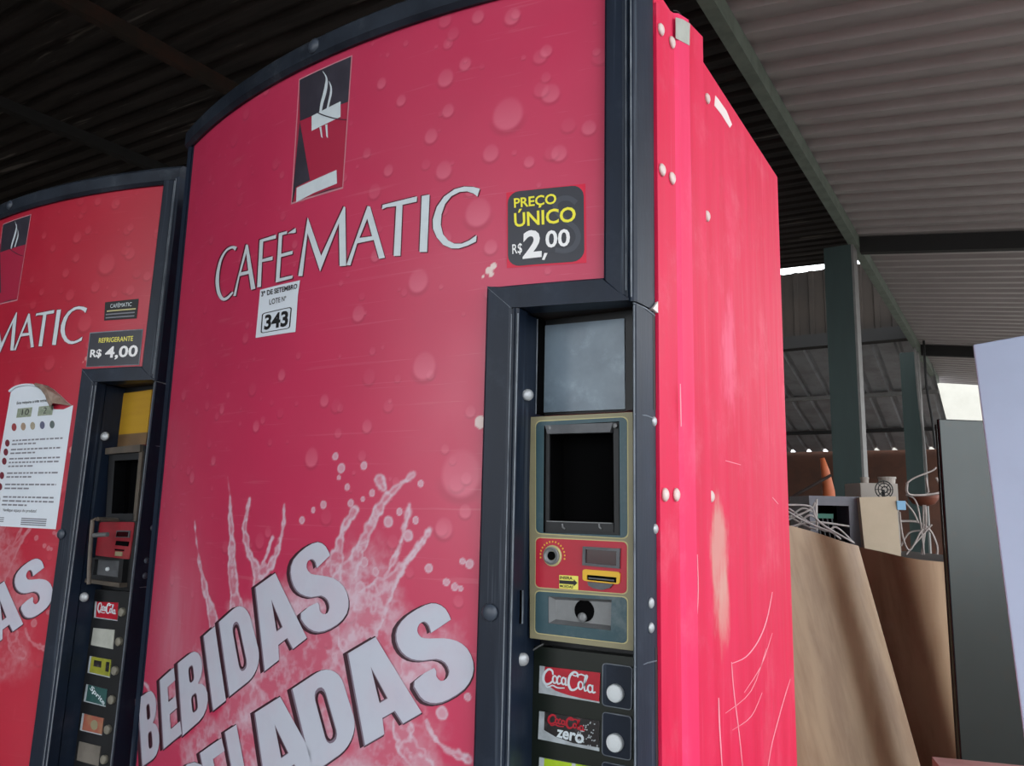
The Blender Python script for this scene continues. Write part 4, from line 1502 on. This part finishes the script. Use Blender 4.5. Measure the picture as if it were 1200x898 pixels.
for (ax, ay), (bx, by), (cx_, cy_) in (((44, 454), (50, 450.5), (56, 452)), ((50, 458), (57, 452), (64, 457)), ((55, 465), (63, 458), (72, 464)), ((58, 473), (66, 466), (79, 471)), ((63, 482), (70, 474), (85, 476))):
    a, b, c = P1((ax, ay)), P1((bx, by)), P1((cx_, cy_))
    rows.append([a + np.array([0, -0.004, 0]), 0.5 * (a + b) + np.array([0, -0.014, 0]), b + np.array([0, -0.017, 0]), 0.5 * (b + c) + np.array([0, -0.012, 0]), c + np.array([0, -0.0012, 0])])
mb.loft(rows, 'peel_brown', closed=False, caps=False)
rows2 = [[p + np.array([0, 0.0008, 0]) for p in r] for r in rows]
mb.loft(rows2, 'paper', closed=False, caps=False)
lipm = smooth_path([(13, 459), (20, 454), (30, 451.5), (42, 452), (50, 457), (56, 466)], 4)
mb.tube([P1(p) + np.array([0, -0.004, 0]) for p in lipm], 0.0025, 'paper', 6)
mb.build('peeled_corner', sheet)
# column of the second machine
SWb = M1.Y(-0.012)
mb = MB()
mb.box(-0.1545, -0.149, -0.058, -0.012, 0.10, 1.494, 'frame_black')
mb.build('recess_wall', second)
mb = MB()
mb.slab([(143.5, 462), (180, 457), (174.5, 507), (140.5, 510)], SWb, 0.004, 'amber')
win = mb.build('window_plate', second)
mb = MB()
mb.slab([(140.3, 510), (174.5, 507), (172.5, 521), (138, 524)], SWb, 0.004, 'brown')
mb.slab([(141.8, 463), (143.8, 462), (138.5, 524), (136.5, 525)], SWb, 0.006, 'frame_edge')
mb.build('window_sill', win)
dome('recess_bolt', M1.Y(-0.056), (123, 511.5), 0.0095, 'rivet', second, (0.4, -0.9, 0))
dome('recess_bolt', M1.Y(-0.056), (98.7, 700), 0.0095, 'rivet', second, (0.4, -0.9, 0))
dome('bar_bolt', M1.P(0.0135), (72, 626), 0.0105, 'rivet_dark', second, (0.1, -1, 0))
for px in ((179, 619), (172, 657), (170, 675)):
    dome('strip_rivet', M1.X(-0.002), px, 0.006, 'rivet_dark', second, (1, -0.1, 0))
SC = M1.Y(-0.030)
oq = [(134.5, 540), (163, 538.5), (159, 602), (130.5, 602)]
mb = MB()
mb.slab([(128, 526), (170, 522), (161, 690), (108, 684), (116, 606), (124, 606)], M1.Y(-0.040), 0.0, 'black', holes=[oq[::-1]], back=0.028)
coin2 = mb.build('coin_panel', second)
SC2 = M1.Y(-0.040)
mb = MB()
mb.slab([(127.5, 526), (168, 521.5), (168, 530), (127, 533)], SC2, 0.008, 'bronze')
mb.slab([(165, 530), (169, 529), (161.5, 611), (157.5, 611)], SC2, 0.004, 'bronze')
mb.slab([(129, 602.5), (159.5, 602.5), (158.5, 610.5), (127, 610)], SC2, 0.004, 'black')
mb.build('bill_frame', coin2)
mb = MB()
o1 = [SC2(p) for p in oq]
o2 = [np.array([p[0], -0.0012, p[2]]) for p in o1]
mb.loft([o1, o2], 'deep_black', caps=False)
mb.add(o2, [(0, 1, 2, 3)], 'deep_black')
mb.build('bill_cavity', coin2)
mb = MB()
mb.slab(rrect([(118, 612), (158.5, 612), (152.5, 656), (112.5, 651)], .05, 3), SC2, 0.002, 'plate_dull')
rp = mb.build('red_inlay', coin2)
mb = MB()
mb.slab([(139, 622), (154.5, 622), (153.5, 630.5), (138, 630)], SC2, 0.005, 'dim_metal')
mb.slab([(140, 623.3), (153.3, 623.3), (152.4, 629.5), (139, 629)], SC2, 0.006, 'display')
mb.slab([(138.5, 634), (152.5, 635), (151.5, 640.5), (137.5, 639)], SC2, 0.005, 'deep_black')
mb.slab([(137, 643.5), (147, 644.5), (146.5, 646), (137, 645.3)], SC2, 0.005, 'deep_black')
mb.slab([(137, 646.5), (145, 647), (144.5, 652), (136.5, 651.5)], SC2, 0.004, 'khaki')
mb.build('coin_slot', rp)
mb = MB()
SH = M1.Y(-0.086)
mb.tube([SH(p) for p in ((114, 608.5), (108.5, 610), (106, 640), (104.5, 665), (104, 685))], 0.0040, 'bronze', 8)
mb.tube([SH((110, 627.5)), SH((126, 626.5))], 0.0045, 'grey_metal', 10)
mb.tube([SH((114, 608.5)), SH((114, 608.5)) + np.array([0.004, 0.046, 0])], 0.0040, 'bronze', 8)
mb.build('pull_handle', coin2)
cq = [(113.5, 653.5), (151, 655.5), (148.5, 684), (110.5, 679)]
mb = MB()
mb.slab(cq, SC2, 0.012, 'black', holes=[sub(cq, .12, .22, .88, .92)[::-1]])
mb.slab(sub(cq, -.04, -.14, 1.02, .03), SC2, 0.018, 'bronze')
mb.slab(sub(cq, .11, .21, .89, .93), SC2, 0.004, 'dim_metal')
mb.lathe(SC2(quad_map(cq)(.47, .52)) + np.array([0, -0.004, 0]), (0, -1, 0), [(0.004, 0), (0.0035, 0.004), (0, 0.006)], 'button_white', 10)
mb.build('coin_cup', coin2)
SL1 = M1.Y(-0.022)
mb = MB()
mb.slab([(104, 690), (156, 694), (122, 1000), (64, 1000)], SL1, 0.004, 'black', back=0.012)
sel2 = mb.build('selection_panel', second)
SL2 = M1.Y(-0.026)
for k, (q, m) in enumerate((([(112, 705), (139.3, 706.5), (138, 728), (110.5, 724)], 'cola_red'), ([(110, 736), (134.7, 738.5), (132.7, 761), (107, 756)], 'label_white'),
                            ([(105.8, 769), (131, 773.5), (129, 794.5), (103, 788.5)], 'dull_lime'), ([(101.8, 802), (126.5, 808), (124, 828.5), (98.5, 822)], 'label_teal'),
                            ([(97, 836), (122.3, 842), (119.8, 862), (94.3, 856)], 'label_orange'), ([(93.5, 869), (118.5, 875), (115.5, 898), (90.5, 891)], 'label_grey'))):
    mb = MB()
    mb.slab(q, SL2, 0.0012, 'label_silver' if k not in (1, 5) else m)
    if k not in (1, 5):
        mb.slab(sub(q, .10, .06, 1.0, 1.0), SL2, 0.0016, m)
    lb = mb.build('drink_label', sel2)
    mb = MB()
    if k == 0:
        cola_script(mb, quad_map(sub(q, .10, .08, 1.0, 1.0)), SL2, 0.0020, 'white_print', 1.0)
    elif k == 3:
        mb.text('Sprite', [quad_map(q)(*p) for p in ((.30, 1.02), (1.0, .30), (.92, -.02), (.16, .72))], SL2, 0.0020, 'white_print', 0.02)
    elif k == 2:
        mb.slab(sub(q, .25, .45, .60, .82), SL2, 0.0019, 'label_black')
        mb.slab(sub(q, .80, .30, .95, .85), SL2, 0.0019, 'label_black')
    elif k == 4:
        mb.slab([p for p in ell(quad_map(q)(.62, .5), 4.2, 6.0, 14)], SL2, 0.0019, 'khaki')
    if mb.v:
        mb.build('label_print', lb)
for px in ((144.2, 717.5), (140.8, 752), (136, 786), (132.3, 820), (127.7, 855), (123.5, 890)):
    mb = MB().lathe(SL2(px), (0, -1, 0), [(0.0085, 0), (0.0085, 0.004), (0.0075, 0.006), (0.004, 0.0068), (0, 0.007)], 'button_aged', 16)
    mb.build('button', sel2)

# ================================================================== things stored to the right
def lv(px, d):
    return M0.depth(px, d)


def sheet_thing(name, label, cat, toppts, botpts, th, m, medge, group=None):
    """a sheet given by world points along its top and its foot, with thickness th away from the camera"""
    t = np.array([_c[0], _c[1], 0]) * th
    mb_ = MB()
    n_ = len(toppts)
    V = list(toppts) + list(botpts) + [p + t for p in toppts] + [p + t for p in botpts]
    F_ = []
    for i in range(n_ - 1):
        F_ += [(i, i + 1, n_ + i + 1, n_ + i), (2 * n_ + i, 3 * n_ + i, 3 * n_ + i + 1, 2 * n_ + i + 1), ]
    mb_.add(V, F_, m)
    E = []
    for i in range(n_ - 1):
        E += [(i, 2 * n_ + i, 2 * n_ + i + 1, i + 1), (n_ + i, n_ + i + 1, 3 * n_ + i + 1, 3 * n_ + i)]
    E += [(0, n_, 3 * n_, 2 * n_), (n_ - 1, 3 * n_ - 1, 4 * n_ - 1 - 0, 2 * n_ - 1)]
    E[-1] = (n_ - 1, 3 * n_ - 1, 4 * n_ - 1, 2 * n_ - 1)
    mb_.add(V, E, medge)
    o = mb_.build(name, None, smooth=True)
    es = o.modifiers.new('split', 'EDGE_SPLIT')
    es.split_angle = 0.6
    return tag(o, label, cat, group)


def floor_under(p, lean):
    """foot of a sheet leaning back: below p, moved towards the camera by lean"""
    return np.array([p[0] - _c[0] * lean, p[1] - _c[1] * lean, 0.0])


# bowed plywood (left) and flatter plywood (right)
pl = smooth_path([(800, 592), (840, 599), (880, 606), (925, 616), (955, 624), (985, 634), (1006, 640)], 9)
dl = np.interp(np.linspace(0, 1, len(pl)), [0, .333, .5, .667, .80, .893, 1], [2.36, 2.46, 2.60, 2.69, 2.675, 2.70, 2.79])
dl = np.convolve(np.pad(dl, 2, mode='edge'), np.ones(5) / 5, 'valid')
top = [lv(p, d) for p, d in zip(pl, dl)]
UR = np.array([_r[0], _r[1], 0])
sheet_thing('plywood_sheet', 'bowed pale plywood sheet leaning beside the red machine', 'plywood', top, [floor_under(p, 0.25) + UR * 0.17 for p in top], 0.008, 'plywood', 'plywood_edge')
pr = smooth_path([(985, 637), (1030, 646), (1070, 655), (1118, 660), (1150, 663), (1230, 668)], 9)
dr = np.interp(np.linspace(0, 1, len(pr)), [0, .16, .272, .368, .496, .8, 1], [3.22, 3.06, 2.95, 2.90, 2.91, 3.00, 3.04])
dr = np.convolve(np.pad(dr, 4, mode='edge'), np.ones(9) / 9, 'valid')
top = [lv(p, d) for p, d in zip(pr, dr)]
sheet_thing('plywood_sheet', 'shadowed brown plywood sheet standing behind the grey steel door panel', 'plywood', top, [floor_under(p, 0.05) + UR * 0.22 for p in top], 0.008, 'plywood', 'plywood_edge')

# grey metal door panel standing upright
a = lv((1100, 491), 2.15)
mp = thing('metal_panel', 'grey steel door panel standing upright behind the white board', 'panel', (a[0], a[1], 0), math.atan2(_r[1], _r[0]) + 0.12)
mb = MB()
mb.box(0, 0.60, 0, 0.012, 0, a[2], 'sheet_metal')
mb.build('sheet', mp, bevel=0.003)
mb = MB()
mb.box(0.012, 0.588, 0.012, 0.035, 0.012, 0.030, 'steel_dark')
mb.box(0.012, 0.588, 0.012, 0.035, a[2] - 0.030, a[2] - 0.012, 'steel_dark')
mb.box(0.012, 0.030, 0.012, 0.035, 0.030, a[2] - 0.030, 'steel_dark')
mb.box(0.570, 0.588, 0.012, 0.035, 0.030, a[2] - 0.030, 'steel_dark')
mb.build('back_return', mp)
# white board leaning in front of it
pts = [(1140, 404), (1420, 353), (1300, 866), (1197, 840)]
A = lv(pts[0], 1.55)
Bp = lv(pts[1], 1.46)
tdn = (lv((1203.5, 890), 1.38) - A)
k = A[2] / -tdn[2]
foot0 = A + tdn * k
foot1 = Bp + (foot0 - A) * (Bp[2] / A[2])
foot1[2] = 0
mb = MB()
t = (A - CAM) * np.array([1, 1, 0])
t = t / np.linalg.norm(t) * 0.022
mb.hexa([A, Bp, foot1, foot0], [A + t, Bp + t, foot1 + t, foot0 + t], 'white_board')
tag(mb.build('white_board', None, bevel=0.003), 'white foam board leaning in front of the grey steel door panel', 'board')
# pinkish crate low down: only its far corner reaches into the picture
c0 = lv((1092, 887), 1.85)
a1 = math.atan2(_r[1], _r[0]) - 0.28
crate = thing('wooden_crate', 'low pinkish wooden crate in front of the plywood sheets', 'crate', (c0[0], c0[1], 0), a1)
hh = float(c0[2])
for k_ in range(5):
    z0 = (hh - 0.02) * k_ / 5
    z1 = z0 + (hh - 0.02) / 5 - 0.008
    for bx in ((0.02, 0.40, -0.018, 0), (0.02, 0.40, -0.42, -0.402), (0, 0.018, -0.42, 0), (0.402, 0.42, -0.42, 0)):
        mb = MB()
        mb.box(*bx, z0, z1, 'pink_wood')
        mb.build('slat', crate)
mb = MB()
mb.box(0, 0.42, -0.42, 0, hh - 0.02, hh, 'pink_wood')
mb.build('lid', crate)

# work table behind the plywood carrying the scrap
TD = 3.7
ZTAB = 1.075
tc_ = lv((1005, 640), TD)
ang = math.atan2(_r[1], _r[0])
table = thing('work_table', 'dark timber work table behind the plywood sheets loaded with scrap', 'table', (tc_[0], tc_[1], 0), ang)
mb = MB()
mb.box(-0.55, 0.62, -0.25, 0.75, ZTAB - 0.04, ZTAB, 'wood_dark')
mb.build('tabletop', table)
for x in (-0.5, 0.57):
    for y in (-0.2, 0.7):
        mb = MB()
        mb.box(x - 0.035, x + 0.035, y - 0.035, y + 0.035, 0, ZTAB - 0.04, 'wood_dark')
        mb.build('leg', table)
mb = MB()
mb.box(-0.5, 0.57, -0.02, 0.02, 0.25, 0.32, 'wood_dark')
mb.build('stretcher', table)


def onT(px, dy=0.0):
    """pixel -> point on a plane facing the camera through the table, dy behind its front"""
    return lv(px, TD + dy)


UX, UY = np.array([_r[0], _r[1], 0]), np.array([_c[0], _c[1], 0])


def boxT(mb_, px0, px1, dy, depth, m, zfloor=None):
    """box whose camera-side face spans two pixels (top-left, bottom-right)"""
    p, q_ = onT(px0, dy), onT(px1, dy)
    wdt = (q_ - p) @ UX
    z1, z0 = p[2], q_[2] if zfloor is None else zfloor
    V_ = []
    for z in (z0, z1):
        for yy_ in (0, depth):
            for xx_ in (0, wdt):
                s_ = p + UX * xx_ + UY * yy_
                V_.append((s_[0], s_[1], z))
    mb_.add(V_, [(0, 2, 3, 1), (4, 5, 7, 6), (0, 1, 5, 4), (2, 6, 7, 3), (0, 4, 6, 2), (1, 3, 7, 5)], m)
    return p, q_


# grey appliance casing with open dark window
p, q_ = onT((948, 581), 0.05), onT((1010, 640), 0.05)
app = thing('appliance_casing', 'grey gutted appliance casing with circuit parts inside on the work table', 'casing', (p[0], p[1], ZTAB), ang)
wdt = float((q_ - p) @ UX)
ht = float(p[2]) - ZTAB
ix0, ix1, iz0, iz1 = wdt * .16, wdt * .78, ht * .12, ht * .84
mb = MB()
mb.box(0, ix0, 0, 0.02, 0, ht, 'box_grey')
mb.box(ix1, wdt, 0, 0.02, 0, ht, 'box_grey')
mb.box(ix0, ix1, 0, 0.02, iz1, ht, 'box_grey')
mb.box(ix0, ix1, 0, 0.02, 0, iz0, 'box_grey')
mb.build('front_frame', app)
mb = MB()
mb.box(0, 0.008, 0.02, 0.26, 0, ht, 'box_grey')
mb.box(wdt - 0.008, wdt, 0.02, 0.26, 0, ht, 'box_grey')
mb.box(0.008, wdt - 0.008, 0.02, 0.26, ht - 0.008, ht, 'box_grey')
mb.box(0.008, wdt - 0.008, 0.25, 0.26, 0, ht - 0.008, 'deep_black')
mb.build('shell', app)
mb = MB()
mb.box(ix0 + 0.015, ix0 + 0.09, 0.04, 0.06, ht * .62, ht * .70, 'circuit')
for k_ in range(4):
    mb.tube([(ix0 + 0.02 + 0.022 * k_, 0.05, ht * .62), (ix0 + 0.035 + 0.022 * k_, 0.05, ht * .15)], 0.0035, 'dim_metal', 6)
mb.build('circuit_parts', app)
# beige board leaning on it
mb = MB()
pb = [(1007, 583), (1050, 582), (1056, 652), (1014, 650)]
a = [onT(p_, 0.015 - 0.05 * (i in (2, 3))) for i, p_ in enumerate(pb)]
for p_ in a[2:]:
    pass
dz = min(p_[2] for p_ in a)
mb.hexa(a, [p_ + UY * 0.03 for p_ in a], 'board_beige')
rib = [onT(p_, 0.02 - 0.05 * (i in (2, 3))) - UY * 0.004 for i, p_ in enumerate([(1033, 583), (1036, 583), (1042, 651), (1039, 651)])]
mb2 = MB().hexa(rib, [p_ + UY * 0.006 for p_ in rib], 'brown')
tb = thing('beige_panel', 'beige grooved panel leaning on the grey appliance casing', 'panel', (a[3][0], a[3][1], 0))
o = mb.build('board', tb)
o2 = mb2.build('groove', tb)
for o_ in (o, o2):
    o_.location = -Vector(tb.location)
# orange cone
mb = MB()
cb = onT((974, 615), 0.45)
cb[2] = ZTAB
mb.lathe(cb, (0, 0, 1), [(0.07, 0), (0.07, 0.012), (0.04, 0.014)], 'orange', 14)
mb.tube([cb + np.array([0, 0, 0.01]), onT((971, 575), 0.45), onT((967, 552), 0.45), onT((963.5, 537), 0.45)], [0.042, 0.031, 0.022, 0.012], 'orange', 14)
tag(mb.build('traffic_cone', None, smooth=True), 'worn orange cone standing behind the grey appliance casing', 'cone')
mb = MB()
mb.tube([onT((920, 588), 0.42), onT((938, 577), 0.40), onT((974, 557), 0.38)], 0.008, 'wood_dark', 8)
tag(mb.build('dark_rod', None), 'dark rod slanting across the orange cone', 'rod')
# tangle of white wire racks left of the casing
lines = [[(922, 592), (950, 594), (960, 612), (1000, 636)], [(924, 600), (945, 612), (985, 628)], [(922, 610), (950, 597), (955, 590), (958, 618)], [(924, 618), (955, 612), (995, 617)],
         [(926, 606), (940, 596), (952, 600)], [(930, 622), (948, 604), (965, 616), (985, 632)], [(957, 585), (957, 622)], [(924, 596), (965, 622), (980, 618), (1001, 637)], [(922, 604), (948, 618), (960, 620)]]
rack = thing('wire_rack', 'tangled white wire rack heaped beside the grey appliance casing', 'wire rack', tuple(onT((955, 640), -0.05) * np.array([1, 1, 0]) + np.array([0, 0, ZTAB])))
for k_, ln in enumerate(lines):
    P = smooth_path([onT(p_, -0.16 + 0.018 * k_) for p_ in ln], 5)
    ob = MB().tube(P, 0.0045, 'wire_white', 6).build('wire', rack)
    ob.location = -Vector(rack.location)
# stripped chair frames on the right
chair = thing('chair_frame', 'stripped metal chair frame piled right of the beige panel', 'chair frame', tuple(onT((1080, 650), 0.1) * np.array([1, 1, 0]) + np.array([0, 0, ZTAB])))
lines = [[(1063, 566), (1072, 560), (1092, 552), (1097, 548)], [(1063, 566), (1066, 580), (1100, 578), (1102, 570), (1097, 560)], [(1062, 580), (1075, 592), (1083, 650)], [(1082, 592), (1082, 648)],
         [(1054, 611), (1075, 612), (1090, 622), (1098, 640), (1098, 650)], [(1085, 560), (1088, 577)], [(1054, 600), (1058, 630), (1066, 645), (1078, 625), (1082, 620)], [(1092, 615), (1070, 640), (1062, 650)],
         [(1084, 592), (1085, 615), (1080, 650)], [(1056, 640), (1065, 625), (1078, 622)], [(1060, 588), (1070, 600), (1076, 612)]]
for k_, ln in enumerate(lines):
    P = smooth_path([onT(p_, 0.05 + 0.02 * (k_ % 5)) for p_ in ln], 5)
    ob = MB().tube(P, 0.006 if k_ in (1, 4) else 0.0045, 'chair_metal', 6).build('tube', chair)
    ob.location = -Vector(chair.location)
# rusty bowl, blue box, tubs, slab, fan cage
bw = onT((1082, 580), 0.18)
mb = MB().lathe(bw, (0, 0, 1), [(0.02, -0.055), (0.05, -0.045), (0.066, -0.02), (0.07, 0.0), (0.066, 0.0), (0.05, -0.035), (0.0, -0.045)], 'rust_bowl', 18)
tag(mb.build('rusty_bowl', None, smooth=True), 'rusty brown bowl resting on the chair frame tubes', 'bowl')
mb = MB()
boxT(mb, (1051, 587), (1062, 598), 0.0, 0.04, 'blue_plastic')
tag(mb.build('blue_block', None, bevel=0.002), 'small light blue plastic block by the corner of the beige panel', 'block')
mb = MB()
boxT(mb, (1008, 566), (1053, 584), 0.5, 0.2, 'tub_white', ZTAB)
tag(mb.build('white_slab', None, bevel=0.003), 'off white slab standing behind the beige panel', 'slab')
for (x, y), r, hgt, lab in (((1013, 558), 0.022, 0.033, 'small white tub on the off white slab beside the post'), ((1039, 557), 0.045, 0.037, 'wide white tub on the off white slab behind the fan cage')):
    c_ = onT((x, y), 0.6)
    zt_ = float(onT((1030, 566), 0.5)[2])
    mb = MB().lathe((c_[0], c_[1], zt_), (0, 0, 1), [(r * .9, 0), (r * .95, hgt * .7), (r * 1.04, hgt * .72), (r * 1.04, hgt), (0, hgt)], 'tub_white', 18)
    tag(mb.build('white_tub', None), lab, 'tub')
fan = thing('fan_cage', 'black round wire fan cage on the scrap behind the beige panel', 'fan cage', tuple(onT((1036, 584), 0.35) * np.array([1, 1, 0]) + np.array([0, 0, ZTAB])))
fc = onT((1036, 574), 0.35)
for k_ in range(3):
    r = (0.045, 0.032, 0.016)[k_]
    ring = [fc + UX * r * math.cos(2 * math.pi * j / 20) + np.array([0, 0, r * math.sin(2 * math.pi * j / 20)]) - UY * 0.004 * k_ for j in range(21)]
    ob = MB().tube(ring, 0.003, 'cable', 5).build('ring', fan)
    ob.location = -Vector(fan.location)
ob = MB().tube([np.array([fc[0], fc[1], ZTAB]) + UY * 0.01, fc + UY * 0.01], 0.008, 'cable', 8).build('stand', fan)
ob.location = -Vector(fan.location)
for k_ in range(8):
    a_ = math.pi * k_ / 4
    ob = MB().tube([fc + UX * 0.010 * math.cos(a_) + np.array([0, 0, 0.010 * math.sin(a_)]) - UY * 0.006, fc + UX * 0.045 * math.cos(a_) + np.array([0, 0, 0.045 * math.sin(a_)])], 0.0022, 'cable', 5).build('spoke', fan)
    ob.location = -Vector(fan.location)
# hanging cables by the far post
for pts_, lab in (([(1073, 423), (1077, 470), (1083, 520), (1087, 578)], 'pale hanging cable beside the farther post'), ([(1084, 425), (1086, 455), (1092, 490), (1096, 525)], 'dark looped cable hanging from the farther rafter')):
    dpt = float((B.w((XB + 0.1, YP2 - 0.35, 0)) - CAM) @ _c)
    P = smooth_path([lv(p_, dpt) for p_ in pts_], 5)
    P[0][2] = zr(XB, 0) - 0.02
    tag(MB().tube(P, 0.016, 'steel_grey' if 'pale' in lab else 'cable', 6).build('hanging_cable', None), lab, 'cable')

# look-alikes share a group
GROUPS = {'vending_machine': 'red vending machines side by side', 'steel_post': 'green posts under the roof beam', 'rafter': 'rafters under the grey roof',
          'roof_purlin': 'purlins under the sheet roofs', 'plywood_sheet': 'plywood sheets behind the machine', 'white_tub': 'white tubs on the slab', 'hanging_cable': 'cables by the farther post'}
for o in list(COL.objects):
    if o.parent is None and o.name.split('.')[0] in GROUPS:
        o['group'] = GROUPS[o.name.split('.')[0]]
